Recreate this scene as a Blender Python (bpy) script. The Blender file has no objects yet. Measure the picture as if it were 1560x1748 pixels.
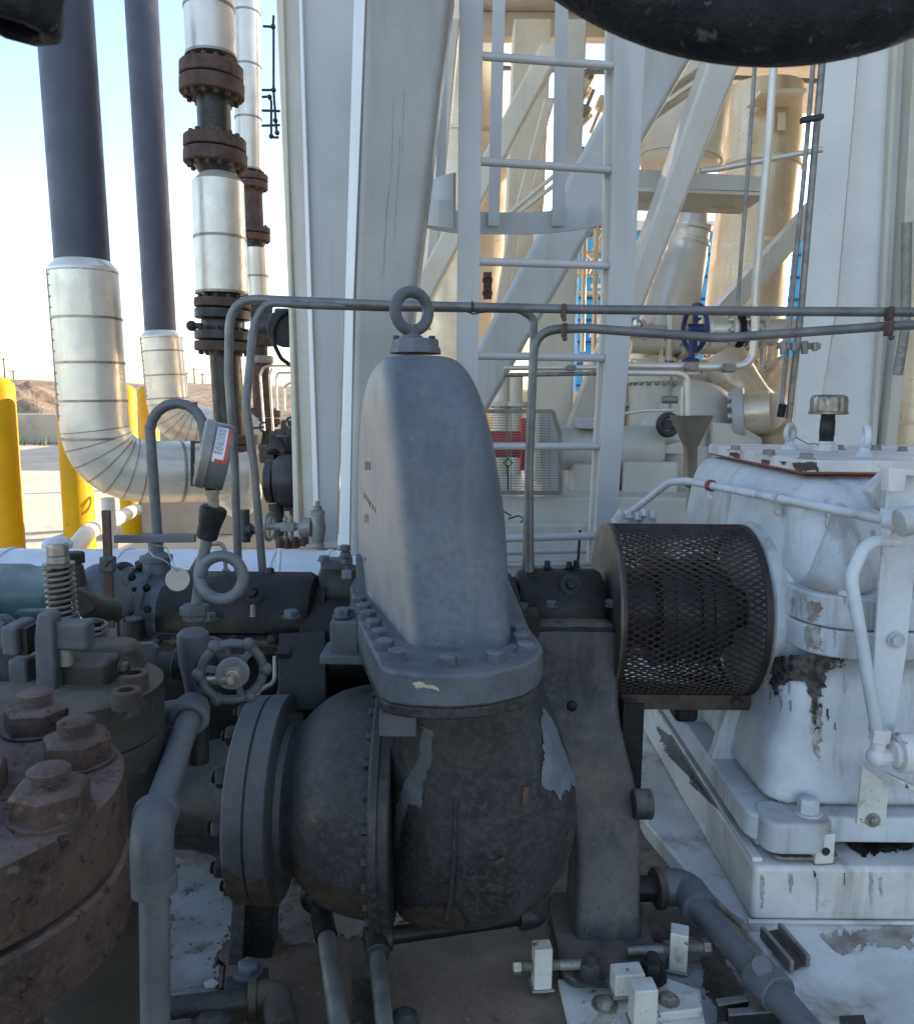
import bpy, bmesh, math, random
from mathutils import Vector as V, Matrix, noise
S = bpy.context.scene; C = S.collection; R = math.radians; PI = math.pi
random.seed(7)
# ------------------------------------------------ camera, sky, sun, exposure
F = 1350.0; PITCH = 7.97; ROLL = 0.5; EYE = 1.55
camM = Matrix.Rotation(R(90-PITCH), 3, 'X') @ Matrix.Rotation(R(ROLL), 3, 'Z')
cam = bpy.data.cameras.new('camera'); cam.sensor_fit = 'HORIZONTAL'; cam.sensor_width = 36
cam.lens = 36*F/1560; cam.clip_start = .02; cam.clip_end = 4000
cam.dof.use_dof = True; cam.dof.focus_distance = 1.7; cam.dof.aperture_fstop = 22
co = bpy.data.objects.new('camera', cam); C.objects.link(co)
M4 = camM.to_4x4(); M4.translation = (0, 0, EYE); co.matrix_world = M4; S.camera = co
SUN_EL, SUN_AZ = 21.0, 62.0          # azimuth measured from +Y (view direction) towards +X (right)
w = bpy.data.worlds.new('World'); S.world = w; w.use_nodes = True
nt = w.node_tree; bg = nt.nodes['Background']; sky = nt.nodes.new('ShaderNodeTexSky')
sky.sky_type = 'NISHITA'; sky.sun_disc = False; sky.sun_elevation = R(SUN_EL); sky.sun_rotation = R(SUN_AZ)
sky.air_density = 1.0; sky.dust_density = 1.3; sky.ozone_density = 1.1
tint = nt.nodes.new('ShaderNodeMix'); tint.data_type = 'RGBA'; tint.blend_type = 'MULTIPLY'; tint.inputs[0].default_value = 1; tint.inputs[7].default_value = (1.0, .95, .93, 1)
nt.links.new(sky.outputs[0], tint.inputs[6]); nt.links.new(tint.outputs[2], bg.inputs[0]); bg.inputs[1].default_value = 0.13
sd = V((math.sin(R(SUN_AZ))*math.cos(R(SUN_EL)), math.cos(R(SUN_AZ))*math.cos(R(SUN_EL)), math.sin(R(SUN_EL))))
sl = bpy.data.lights.new('sun', 'SUN'); sl.energy = 3.6; sl.angle = R(.5); sl.color = (1, .86, .66)
so = bpy.data.objects.new('sun', sl); C.objects.link(so); so.rotation_euler = (-sd).to_track_quat('-Z', 'Y').to_euler(); so.location = (0, 0, 30)
S.view_settings.view_transform = 'Standard'; S.view_settings.look = 'None'; S.view_settings.gamma = 1
S.view_settings.exposure = 2.0
S.render.engine = 'CYCLES'
S.cycles.max_bounces = 6; S.cycles.diffuse_bounces = 4; S.cycles.glossy_bounces = 4

# ------------------------------------------------ measuring: photo pixel -> point in the world
def ray(px, py): return camM @ V(((px-780)/F, (874-py)/F, -1))
def W(px, py, Y): r = ray(px, py); return V((0, 0, EYE)) + r*(Y/r.y)
def G(px, py, z): r = ray(px, py); return V((0, 0, EYE)) + r*((z-EYE)/r.z)
def dep(p): return -(camM.transposed() @ (V(p)-V((0, 0, EYE)))).z
def PX(n, p): return n/F*dep(p)          # n pixels at point p, in metres

# ------------------------------------------------ mesh builder
def frame(ax):
    ax = V(ax).normalized(); h = V((0, 0, 1)) if abs(ax.z) < .9 else V((1, 0, 0))
    u = h.cross(ax).normalized(); return u, ax.cross(u).normalized(), ax
def fillet(pts, rad, n=6, closed=False):
    pts = [V(p) for p in pts]; out = [pts[0]]
    for i in range(1, len(pts)-1):
        p = pts[i]; a = (pts[i-1]-p); b = (pts[i+1]-p); la, lb = a.length, b.length; a.normalize(); b.normalize()
        ang = a.angle(b)
        if ang > 3.1: out.append(p); continue
        rr = rad[i] if isinstance(rad, (list, tuple)) else rad
        t = min(rr/math.tan(ang/2), la*.49, lb*.49); p0 = p+a*t; p1 = p+b*t
        for k in range(n+1):
            s = k/n; out.append((p0*(1-s)+p*s)*(1-s)+(p*(1-s)+p1*s)*s)
    out.append(pts[-1]); return out
class MB:
    def __init__(s): s.v = []; s.f = []
    def add(s, vs, fs):
        b = len(s.v); s.v += [V(v) for v in vs]; s.f += [tuple(i+b for i in f) for f in fs]; return s
    def box(s, c, sz, rot=None):
        c = V(c); x, y, z = [k/2 for k in sz]
        vs = [V((i, j, k)) for i in (-x, x) for j in (-y, y) for k in (-z, z)]
        if rot is not None: vs = [rot @ v for v in vs]
        return s.add([c+v for v in vs], [(0,1,3,2),(4,6,7,5),(0,4,5,1),(2,3,7,6),(0,2,6,4),(1,5,7,3)])
    def bb(s, x0, x1, y0, y1, z0, z1): return s.box(((x0+x1)/2, (y0+y1)/2, (z0+z1)/2), (x1-x0, y1-y0, z1-z0))
    def bar(s, a, b, w, h, up=(0, 0, 1)):
        a = V(a); b = V(b); d = (b-a); L = d.length; d.normalize(); u = V(up); x = d.cross(u).normalized(); z = x.cross(d)
        rot = Matrix((x, d, z)).transposed(); return s.box((a+b)/2, (w, L, h), rot)
    def loft(s, rings, cap=True, close=False):
        n = len(rings[0]); vs = [p for r in rings for p in r]; fs = []
        m = len(rings)
        for i in range(m if close else m-1):
            i2 = (i+1) % m
            for j in range(n):
                k = (j+1) % n; fs.append((i*n+j, i*n+k, i2*n+k, i2*n+j))
        if cap and not close: fs.append(tuple(reversed(range(n)))); fs.append(tuple(range((m-1)*n, m*n)))
        return s.add(vs, fs)
    def lathe(s, o, ax, prof, n=32, cap=True, close=False):
        u, v, a = frame(ax); o = V(o)
        rings = [[o+a*t+(u*math.cos(2*PI*k/n)+v*math.sin(2*PI*k/n))*max(r, 1e-4) for k in range(n)] for t, r in prof]
        return s.loft(rings, cap, close)
    def cyl(s, a, b, r, r2=None, n=20):
        a = V(a); b = V(b); return s.lathe(a, b-a, [(0, r), ((b-a).length, r if r2 is None else r2)], n)
    def ring(s, o, ax, r0, r1, h, n=32): # annulus: inner r0 outer r1 thickness h
        return s.lathe(o, ax, [(0, r0), (0, r1), (h, r1), (h, r0)], n, False, True)
    def tube(s, pts, r, n=10, closed=False):
        pts = [V(p) for p in pts]; m = len(pts); rings = []; u = None
        for i in range(m):
            if closed: t = pts[(i+1) % m]-pts[i-1]
            else: t = pts[min(i+1, m-1)]-pts[max(i-1, 0)]
            t.normalize()
            if u is None: u = frame(t)[0]
            u = (u-t*u.dot(t)).normalized(); v = t.cross(u); rr = r[i] if isinstance(r, list) else r
            rings.append([pts[i]+(u*math.cos(2*PI*k/n)+v*math.sin(2*PI*k/n))*rr for k in range(n)])
        return s.loft(rings, not closed, closed)
    def torus(s, c, ax, R0, r, n=40, m=12, arc=None, sq=1):
        u, v, a = frame(ax); c = V(c); N = n
        pts = [c+(u*math.cos(2*PI*k/N)+v*math.sin(2*PI*k/N)*sq)*R0 for k in range(N)]
        return s.tube(pts, r, m, True)
    def prism(s, pts, vec):
        n = len(pts); vec = V(vec); pts = [V(p) for p in pts]
        fs = [tuple(reversed(range(n))), tuple(range(n, 2*n))]+[(i, (i+1) % n, n+(i+1) % n, n+i) for i in range(n)]
        return s.add(pts+[p+vec for p in pts], fs)
    def ball(s, c, r, n=20, m=12, ax=(0, 0, 1)):
        rx = r if not isinstance(r, (tuple, list)) else None
        prof = [(-math.cos(PI*k/m), math.sin(PI*k/m)) for k in range(m+1)]
        if rx: return s.lathe(c, ax, [(t*rx, q*rx) for t, q in prof], n)
        b = len(s.v); s.lathe((0, 0, 0), (0, 0, 1), prof, n); c = V(c)
        for i in range(b, len(s.v)): q = s.v[i]; s.v[i] = V((q.x*r[0], q.y*r[1], q.z*r[2]))+c
        return s
    def hexa(s, o, ax, r, h, wr=None):
        o = V(o); u, v, a = frame(ax)
        if wr: s.cyl(o, o+a*h*.12, wr, n=20); o = o+a*h*.12
        s.lathe(o, ax, [(0, r), (h*.8, r), (h, r*.86)], 6); return s
    def warp(s, fn):
        s.v = [fn(p) for p in s.v]; return s
ORG = {}
def tagp(o, label=None, cat=None, group=None, kind=None):
    if label: o['label'] = label
    if cat: o['category'] = cat
    if group: o['group'] = group
    if kind: o['kind'] = kind
    return o
def thing(name, label, cat, loc, group=None):
    o = bpy.data.objects.new(name, None); C.objects.link(o); o.location = V(loc); o.empty_display_size = .05
    ORG[o.name] = V(loc); return tagp(o, label, cat, group)
def build(mb, name, mat, parent=None, label=None, cat=None, group=None, kind=None, bev=0, sm=38, sub=0, solid=0, bseg=2, bang=35, disp=None):
    org = ORG[parent.name] if parent else None
    if org is None:
        xs = [p.x for p in mb.v]; ys = [p.y for p in mb.v]; zs = [p.z for p in mb.v]
        org = V(((min(xs)+max(xs))/2, (min(ys)+max(ys))/2, min(zs)))
    me = bpy.data.meshes.new(name); me.from_pydata([tuple(p-org) for p in mb.v], [], mb.f); me.validate()
    bm = bmesh.new(); bm.from_mesh(me); bmesh.ops.recalc_face_normals(bm, faces=bm.faces); bm.to_mesh(me); bm.free()
    me.materials.append(mat)
    if sm: me.shade_smooth(); me.set_sharp_from_angle(angle=R(sm))
    o = bpy.data.objects.new(name, me); C.objects.link(o)
    if parent: o.parent = parent; o.location = (0, 0, 0)
    else: o.location = org
    ORG[o.name] = org
    if solid: m = o.modifiers.new('s', 'SOLIDIFY'); m.thickness = solid; m.offset = 0
    if bev:
        m = o.modifiers.new('b', 'BEVEL'); m.width = bev; m.segments = bseg; m.limit_method = 'ANGLE'; m.angle_limit = R(bang); m.harden_normals = bool(sm)
    if sub: m = o.modifiers.new('ss', 'SUBSURF'); m.levels = sub; m.render_levels = sub
    if disp:
        t = bpy.data.textures.new(name+'_t', 'CLOUDS'); t.noise_scale = disp[1]
        m = o.modifiers.new('d', 'DISPLACE'); m.texture = t; m.strength = disp[0]; m.mid_level = .5; m.texture_coords = 'LOCAL'
    return tagp(o, label, cat, group, kind)
_bm = {}
def bolt(parent, mat, o, ax, r, h, name='bolt', stud=0, wash=1.25, style='hex', spin=None):
    key = (mat.name, round(r, 4), round(h, 4), name, round(stud, 4), style)
    if key not in _bm:
        m = MB(); a = (0, 0, 1); z = 0
        if wash: m.cyl((0, 0, 0), (0, 0, h*.13), r*wash, n=18); z = h*.13
        if style == 'hex': m.lathe((0, 0, z), a, [(0, r), (h*.82, r), (h*.97, r*.88), (h, r*.8)], 6)
        elif style == 'socket':
            m.lathe((0, 0, z), a, [(0, r), (h*.93, r), (h, r*.93), (h, r*.55), (h*.35, r*.5), (h*.35, .0003)], 20)
        else: m.lathe((0, 0, z), a, [(0, r), (h*.6, r*.95), (h, r*.5)], 18)
        if stud:
            pr = [(0, r*.5)]; k = 0; zz = 0
            while zz < stud: pr += [(zz, r*.54), (zz+.0011, r*.47)]; zz += .0022
            pr.append((stud, r*.46)); pr.append((stud+.001, r*.36)); m.lathe((0, 0, z+h), a, pr, 18)
        me = bpy.data.meshes.new(name); me.from_pydata([tuple(p) for p in m.v], [], m.f)
        b2 = bmesh.new(); b2.from_mesh(me); bmesh.ops.recalc_face_normals(b2, faces=b2.faces); b2.to_mesh(me); b2.free()
        me.materials.append(mat); me.shade_smooth(); me.set_sharp_from_angle(angle=R(35)); _bm[key] = me
    ob = bpy.data.objects.new(name, _bm[key]); C.objects.link(ob)
    u, v, a = frame(ax); an = random.random()*1.05 if spin is None else spin
    u2 = u*math.cos(an)+v*math.sin(an); v2 = a.cross(u2)
    m4 = Matrix((u2, v2, a)).transposed().to_4x4(); m4.translation = V(o)-(ORG[parent.name] if parent else V()); ob.parent = parent; ob.matrix_local = m4
    ORG[ob.name] = V(o); return ob
def bolts(parent, mat, o, ax, Rr, n, r, h, ph=0, **k):
    u, v, a = frame(ax); o = V(o)
    return [bolt(parent, mat, o+(u*math.cos(2*PI*i/n+ph)+v*math.sin(2*PI*i/n+ph))*Rr, ax, r, h, **k) for i in range(n)]

# ------------------------------------------------ procedural materials
def pmat(name, c1, c2=None, ns=6, rough=.6, rv=.12, metal=0, bump=.2, bs=90, bd=.002, spots=(), streak=None, dust=None, side=None, spec=.5, fine=None, dirz=(1, 1, 1)):
    m = bpy.data.materials.new(name); m.use_nodes = True; t = m.node_tree; N = t.nodes; L = t.links; b = N['Principled BSDF']
    def n_(ty, **kw):
        q = N.new(ty)
        for k, v_ in kw.items(): setattr(q, k, v_)
        return q
    tc = n_('ShaderNodeTexCoord'); oi = n_('ShaderNodeObjectInfo'); ad = n_('ShaderNodeVectorMath', operation='ADD')
    sc = n_('ShaderNodeVectorMath', operation='SCALE'); sc.inputs[3].default_value = 0
    L.new(tc.outputs['Object'], ad.inputs[0]); cm = n_('ShaderNodeCombineXYZ')
    ml = n_('ShaderNodeMath', operation='MULTIPLY'); ml.inputs[1].default_value = 37.0; L.new(oi.outputs['Random'], ml.inputs[0])
    for i in range(3): L.new(ml.outputs[0], cm.inputs[i])
    L.new(cm.outputs[0], ad.inputs[1]); co_ = ad.outputs[0]
    def noi(s, det=5, ro=.6, vec=None, dis=0):
        q = n_('ShaderNodeTexNoise'); q.inputs['Scale'].default_value = s; q.inputs['Detail'].default_value = det
        q.inputs['Roughness'].default_value = ro; q.inputs['Distortion'].default_value = dis; L.new(vec or co_, q.inputs['Vector']); return q.outputs['Fac']
    def rng(x, a, c, lo=0, hi=1):
        q = n_('ShaderNodeMapRange', interpolation_type='SMOOTHSTEP'); q.inputs[1].default_value = a; q.inputs[2].default_value = c
        q.inputs[3].default_value = lo; q.inputs[4].default_value = hi; L.new(x, q.inputs[0]); return q.outputs[0]
    def mul(x, y):
        q = n_('ShaderNodeMath', operation='MULTIPLY'); L.new(x, q.inputs[0])
        if isinstance(y, float): q.inputs[1].default_value = y
        else: L.new(y, q.inputs[1])
        return q.outputs[0]
    def mix(f, a, c):
        q = n_('ShaderNodeMix', data_type='RGBA'); L.new(f, q.inputs[0])
        for s_, x in ((6, a), (7, c)):
            if isinstance(x, tuple): q.inputs[s_].default_value = (*x, 1)
            else: L.new(x, q.inputs[s_])
        return q.outputs[2]
    c2 = c2 or tuple(x*.75 for x in c1)
    big = noi(ns); col = mix(rng(big, .36, .64), c1, c2)
    rg = rng(noi(ns*2.3), .3, .7, max(.03, rough-rv), min(1, rough+rv))
    if fine: col = mix(rng(noi(fine[1], 3), .42, .68, 0, fine[2]), col, fine[0])
    if streak:
        mp = n_('ShaderNodeMapping'); mp.inputs['Scale'].default_value = streak[3] if len(streak) > 3 else (1, 1, .09); L.new(co_, mp.inputs[0])
        col = mix(rng(noi(streak[2], 5, .65, mp.outputs[0]), .5, .72, 0, streak[1]), col, streak[0])
    rr = rg; msk = None; hts = []
    for sp in spots:
        c, s_, th, so_ = sp[:4]; am = sp[4] if len(sp) > 4 else 1.0
        f = rng(noi(s_, 8, .68, dis=.4), th, th+so_, 0, am); col = mix(f, col, c); hts.append(f)
    if side:  # paints bounce light into the colour of left-facing surfaces
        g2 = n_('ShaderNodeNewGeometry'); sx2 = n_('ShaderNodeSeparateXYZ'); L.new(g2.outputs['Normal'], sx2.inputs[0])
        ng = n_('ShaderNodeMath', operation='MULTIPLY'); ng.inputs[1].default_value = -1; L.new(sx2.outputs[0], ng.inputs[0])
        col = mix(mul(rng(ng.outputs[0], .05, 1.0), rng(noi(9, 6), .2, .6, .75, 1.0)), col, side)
    if dust:
        g = n_('ShaderNodeNewGeometry'); sx = n_('ShaderNodeSeparateXYZ'); L.new(g.outputs['Normal'], sx.inputs[0])
        f = mul(rng(sx.outputs[2], .15, .95), rng(noi(14, 7), .25, .62)); col = mix(mul(f, float(dust[1])), col, dust[0])
        q = n_('ShaderNodeMath', operation='ADD', use_clamp=True); L.new(rg, q.inputs[0]); L.new(mul(f, .4), q.inputs[1]); rr = q.outputs[0]
    L.new(col, b.inputs['Base Color']); L.new(rr, b.inputs['Roughness']); b.inputs['Metallic'].default_value = metal
    b.inputs['Specular IOR Level'].default_value = spec
    if bump:
        bp = n_('ShaderNodeBump'); bp.inputs['Strength'].default_value = bump; bp.inputs['Distance'].default_value = bd
        h = noi(bs, 6, .65)
        for f in hts[:2]:
            q = n_('ShaderNodeMath', operation='SUBTRACT'); L.new(h, q.inputs[0]); L.new(mul(f, .5), q.inputs[1]); h = q.outputs[0]
        L.new(h, bp.inputs['Height']); L.new(bp.outputs[0], b.inputs['Normal'])
    return m
DUST = (.20, .17, .14); RUST = (.10, .038, .016)
M = {}
M['cast'] = pmat('cast_grey_paint', (.100, .112, .130), (.070, .078, .092), 5, .52, .12, bump=.35, bs=45, bd=.004, spots=[((.14, .155, .175), 26, .63, .05, .6), ((.035, .035, .04), 11, .64, .1, .6)], dust=((.17, .17, .17), .55), streak=((.12, .125, .13), .35, 22), fine=((.10, .11, .125), 160, .6))
M['humpp'] = pmat('grey_paint_with_flank_bounce_light', (.105, .124, .150), (.064, .077, .098), 5, .5, .12, bump=.5, bs=45, bd=.004, spots=[((.17, .185, .20), 26, .62, .05, .7), ((.045, .045, .05), 14, .66, .08, .7)], dust=((.17, .17, .17), .5), streak=((.15, .155, .16), .4, 22), fine=((.065, .075, .092), 80, .5), side=(.31, .275, .255))  # paler left flank is painted light, bounced from the sunlit ground
M['whiteb'] = pmat('white_paint_and_edge_sky_light', (.68, .69, .69), (.62, .63, .63), 3, .33, .08, bump=.1, bs=60, streak=((.50, .50, .49), .4, 6))  # white of the right column; on column edges it paints reflected sky
M['castmid'] = pmat('mid_grey_dusty_paint', (.068, .074, .084), (.038, .041, .048), 7, .5, .12, bump=.4, bs=50, spots=[((.10, .105, .11), 14, .58, .12, .6), ((.02, .02, .022), 22, .62, .06, .7)], streak=((.085, .08, .072), .6, 18), dust=((.13, .125, .12), .6), fine=((.04, .043, .048), 90, .5))
M['castdk'] = pmat('dark_grey_paint_worn', (.036, .037, .041), (.017, .017, .020), 7, .42, .12, bump=.6, bs=38, bd=.004, spots=[((.085, .066, .048), 7, .54, .18, .65), ((.05, .058, .07), 18, .64, .05, .5), ((.13, .04, .02), 16, .73, .03)], dust=((.09, .085, .08), .5), streak=((.04, .037, .034), .6, 14), fine=((.066, .064, .064), 90, .65), spec=.35)
M['castup'] = pmat('pale_grey_overpaint', (.105, .118, .135), (.07, .079, .092), 9, .5, .1, bump=.4, bs=60, spots=[((.05, .052, .058), 34, .60, .05), ((.15, .15, .145), 12, .6, .1, .5)], fine=((.06, .066, .075), 90, .5), dust=((.17, .165, .16), .5))
M['oily'] = pmat('oily_black_casting', (.007, .007, .008), (.014, .013, .013), 8, .42, .12, bump=.45, bs=50, bd=.003, spots=[((.035, .031, .028), 12, .6, .1, .7)], dust=((.06, .055, .05), .35), fine=((.03, .028, .026), 120, .4), spec=.3)
M['patina'] = pmat('flaking_grey_casting', (.022, .022, .026), (.10, .12, .14), 13, .45, .12, bump=.4, bs=60, spots=[((.17, .19, .18), 22, .63, .03)], dust=((.12, .12, .12), .4))
M['pedestal'] = pmat('sooty_grey_support', (.026, .027, .031), (.055, .055, .058), 7, .55, .1, bump=.35, bs=50, streak=((.014, .015, .018), .85, 14), spots=[((.012, .012, .013), 40, .62, .04), ((.15, .12, .09), 6, .54, .16, .75)], fine=((.085, .08, .074), 80, .6), dust=((.22, .17, .13), .5))
M['rust'] = pmat('dusty_brown_rust', (.082, .057, .048), (.033, .027, .025), 12, .9, .06, spec=.2, bump=1.0, bs=42, bd=.006, spots=[((.13, .075, .058), 17, .56, .1, .6), ((.028, .024, .023), 80, .60, .07, .6), ((.15, .12, .10), 30, .62, .06, .6)], dust=((.17, .13, .12), .7), fine=((.11, .06, .045), 180, .5))
M['rustdk'] = pmat('dark_rust', (.055, .04, .034), (.028, .025, .025), 16, .8, .1, bump=.8, bs=70, bd=.003, spots=[((.11, .055, .03), 26, .57, .1)], dust=((.15, .10, .075), .6))
M['rustfl'] = pmat('brown_rusty_flange', (.105, .058, .045), (.055, .036, .032), 14, .75, .1, bump=.4, bs=60, spots=[((.15, .06, .03), 20, .6, .1)])
M['brown'] = pmat('olive_brown_casting', (.034, .031, .026), (.019, .018, .016), 10, .6, .1, bump=.5, bs=60, spots=[((.09, .08, .055), 20, .6, .1)], dust=((.16, .13, .10), .6))
M['galv'] = pmat('weathered_conduit', (.26, .245, .225), (.17, .165, .155), 20, .5, .12, .35, bump=.2, bs=120, spots=[((.10, .075, .055), 30, .62, .06, .8)], fine=((.27, .26, .24), 90, .4))
M['conduit'] = pmat('grey_conduit', (.17, .168, .165), (.115, .115, .115), 14, .42, .12, .3, bump=.2, bs=100, spots=[((.26, .24, .21), 45, .62, .05, .6), ((.09, .065, .05), 16, .64, .05, .6)])
M['tubegrey'] = pmat('grey_painted_tube', (.11, .122, .14), (.078, .087, .10), 14, .45, .12, bump=.4, bs=70, spots=[((.13, .125, .115), 40, .62, .05, .5), ((.045, .045, .048), 20, .62, .06, .7)], fine=((.085, .088, .092), 110, .7), dust=((.22, .21, .2), .3))
M['steelw'] = pmat('bluish_white_gear_paint', (.58, .61, .635), (.43, .45, .465), 4, .45, .12, bump=.35, bs=34, bd=.004, streak=((.25, .235, .21), .85, 15), spots=[((.14, .12, .10), 16, .67, .08, .7), ((.33, .28, .23), 4, .53, .16, .7)], dust=((.50, .46, .41), .4), fine=((.40, .42, .44), 90, .18))
M['plate'] = pmat('chipped_white_cover_paint', (.62, .60, .58), (.50, .47, .46), 9, .5, .1, bump=.3, bs=60, spots=[((.32, .20, .13), 17, .64, .02), ((.16, .15, .13), 30, .66, .04)])
M['base'] = pmat('oil_stained_white_base', (.68, .67, .64), (.50, .485, .45), 4, .4, .14, bump=.25, bs=40, bd=.003, spots=[((.20, .165, .13), 4.0, .54, .14, .8), ((.05, .045, .04), 26, .69, .04)], streak=((.20, .15, .10), .7, 9), fine=((.42, .40, .38), 60, .2))
M['deck'] = pmat('grimy_skid_deck', (.21, .16, .12), (.11, .08, .06), 5, .42, .14, bump=.3, bs=60, bd=.003, spots=[((.045, .035, .028), 7, .58, .1, .85), ((.26, .245, .22), 3.5, .62, .10, .7), ((.015, .013, .012), 40, .70, .02)], fine=((.10, .085, .07), 90, .4))
M['jack'] = pmat('cream_painted_block', (.60, .60, .55), (.50, .49, .44), 14, .5, .1, bump=.25, bs=80, spots=[((.10, .06, .04), 30, .60, .04), ((.30, .22, .14), 11, .54, .12, .8), ((.06, .05, .04), 60, .62, .04, .8)])
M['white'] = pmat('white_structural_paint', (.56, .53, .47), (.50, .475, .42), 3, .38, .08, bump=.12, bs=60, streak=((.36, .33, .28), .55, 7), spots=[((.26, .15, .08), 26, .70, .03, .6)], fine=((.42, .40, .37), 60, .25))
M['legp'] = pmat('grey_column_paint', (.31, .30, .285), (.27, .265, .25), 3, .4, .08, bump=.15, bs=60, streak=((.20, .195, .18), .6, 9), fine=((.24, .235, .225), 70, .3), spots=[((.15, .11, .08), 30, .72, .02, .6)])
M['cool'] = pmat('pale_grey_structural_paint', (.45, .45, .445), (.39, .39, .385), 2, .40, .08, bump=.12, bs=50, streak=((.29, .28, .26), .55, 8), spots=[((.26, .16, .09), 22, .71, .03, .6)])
M['cream'] = pmat('cream_equipment_paint', (.66, .60, .49), (.58, .53, .43), 3, .45, .1, bump=.12, bs=50, streak=((.42, .36, .28), .35, 5))
M['vessel'] = pmat('mottled_alloy_vessel', (.68, .58, .44), (.58, .49, .37), 2.5, .36, .1, .35, bump=.1, bs=30, streak=((.30, .25, .19), .6, 4), spots=[((.66, .60, .50), 2.2, .56, .1, .7)])
M['clad'] = pmat('aluminium_cladding', (.74, .70, .62), (.64, .60, .53), 3, .34, .08, .45, bump=.35, bs=9, bd=.008, streak=((.42, .38, .32), .5, 6))
M['band'] = pmat('cladding_band', (.34, .31, .27), None, 8, .45, .1, .6, bump=0)
M['deckoil'] = pmat('wet_dark_oil', (.05, .042, .035), (.10, .085, .07), 22, .3, .1, bump=.2)
M['ochre'] = pmat('ochre_rust_wash', (.048, .035, .021), (.026, .022, .018), 22, .6, .1, bump=.4, bs=70, spots=[((.02, .02, .022), 40, .56, .06)])
M['steel'] = pmat('stainless_pipe', (.66, .62, .55), (.56, .52, .46), 3, .4, .06, .4, bump=.04, bs=30)
M['funnel'] = pmat('brushed_funnel_metal', (.30, .27, .225), (.23, .205, .175), 6, .36, .08, .6, bump=.1, bs=60)
M['pole'] = pmat('charcoal_blue_pipe_paint', (.050, .056, .085), (.038, .043, .066), 3, .5, .08, bump=.2, bs=60, spots=[((.12, .12, .14), 60, .72, .02, .6)])
M['darkmach'] = pmat('dark_machinery', (.025, .027, .034), (.014, .015, .018), 8, .5, .1, bump=.3, bs=50, spots=[((.12, .08, .05), 12, .62, .08, .7)], dust=((.14, .13, .12), .5))
M['yellow'] = pmat('yellow_bollard_paint', (.60, .33, .0), (.54, .29, .0), 4, .6, .08, spec=.25, bump=.12, bs=40, streak=((.62, .36, .02), .5, 9), spots=[((.30, .17, .02), 14, .64, .05, .7), ((.10, .07, .03), 40, .68, .03, .7)])
M['teal'] = pmat('weathered_teal_paint', (.02, .075, .085), (.012, .03, .04), 9, .35, .1, bump=.3, bs=60, spots=[((.13, .17, .16), 16, .62, .04), ((.02, .02, .024), 7, .56, .1)], dust=((.4, .42, .38), .4))
M['mesh'] = pmat('rusty_brown_mesh', (.045, .031, .025), (.022, .017, .015), 20, .5, .1, .2, bump=.2, bs=90, spots=[((.08, .05, .035), 16, .6, .1, .6)])
M['disc'] = pmat('scuffed_steel_disc', (.15, .125, .10), (.085, .075, .068), 9, .42, .1, .5, bump=.3, bs=60, spots=[((.30, .27, .21), 34, .64, .04), ((.035, .035, .04), 6, .58, .1, .8)])
M['hub'] = pmat('coupling_hub_metal', (.06, .063, .07), (.035, .036, .04), 14, .35, .08, .5, bump=.15)
M['zinc'] = pmat('zinc_plated_bolt', (.36, .34, .29), (.22, .20, .165), 60, .4, .1, .6, bump=.2, bs=200, spots=[((.25, .13, .06), 90, .62, .05, .7)])
M['spring'] = pmat('spring_steel_dull', (.17, .155, .13), (.11, .10, .085), 40, .45, .1, .4, bump=.2)
M['clamp'] = pmat('grey_blue_forged_clamp', (.075, .082, .095), (.048, .053, .062), 16, .5, .1, bump=.4, bs=60, bd=.003, spots=[((.15, .14, .12), 40, .64, .04, .7)], dust=((.2, .19, .17), .35))
M['rubber'] = pmat('black_coated_rim', (.004, .0045, .008), (.011, .012, .017), 40, .55, .12, spec=.25, bump=1.0, bs=60, bd=.004, spots=[((.085, .09, .095), 60, .60, .04, .8), ((.05, .035, .015), 50, .71, .03)])
M['red'] = pmat('red_guard_paint', (.42, .03, .045), None, 8, .5, bump=0)
M['blue'] = pmat('deep_blue_valve_paint', (.02, .04, .14), None, 12, .45, bump=0)
M['bluewall'] = pmat('bright_blue_cladding', (.05, .34, .60), (.04, .28, .52), 1, .5, bump=0)
M['tag'] = pmat('tan_round_tag', (.45, .40, .32), (.38, .34, .27), 30, .5, bump=.1, spots=[((.25, .22, .18), 80, .66, .04)])
M['sticker'] = pmat('label_white', (.66, .67, .70), (.60, .62, .66), 50, .4, bump=0)
M['stred'] = pmat('label_red', (.48, .07, .05), None, 30, .4, bump=0)
M['ink'] = pmat('label_ink', (.05, .055, .08), None, 50, .5, bump=0)
M['gauge'] = pmat('gauge_case_grey', (.17, .185, .19), (.13, .14, .145), 30, .35, .1, .4, bump=.1, bs=90)
M['glass'] = pmat('gauge_lens', (.25, .30, .33), None, 5, .1, bump=0)
M['capg'] = pmat('chromed_breather_cap', (.26, .245, .225), (.15, .14, .13), 22, .33, .1, .7, bump=.25, bs=60, spots=[((.33, .30, .26), 40, .62, .06, .7)])
M['stain'] = pmat('black_oil_film', (.012, .011, .011), (.05, .045, .04), 12, .22, .1, bump=.15)
M['gasket'] = pmat('red_gasket_sealant', (.26, .05, .04), None, 40, .6, bump=.3)
M['whitepipe'] = pmat('dusty_white_duct_paint', (.56, .59, .64), (.48, .50, .54), 5, .4, .1, bump=.12, bs=50, spots=[((.38, .36, .33), 18, .66, .05, .5)])
M['sand'] = pmat('pale_sandy_ground', (.52, .44, .33), (.44, .36, .26), .5, .95, .03, bump=.5, bs=3, bd=.05, fine=((.33, .26, .19), 9, .45), spots=[((.33, .26, .18), .35, .56, .1, .7), ((.24, .18, .12), 1.4, .64, .04, .6)])
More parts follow.
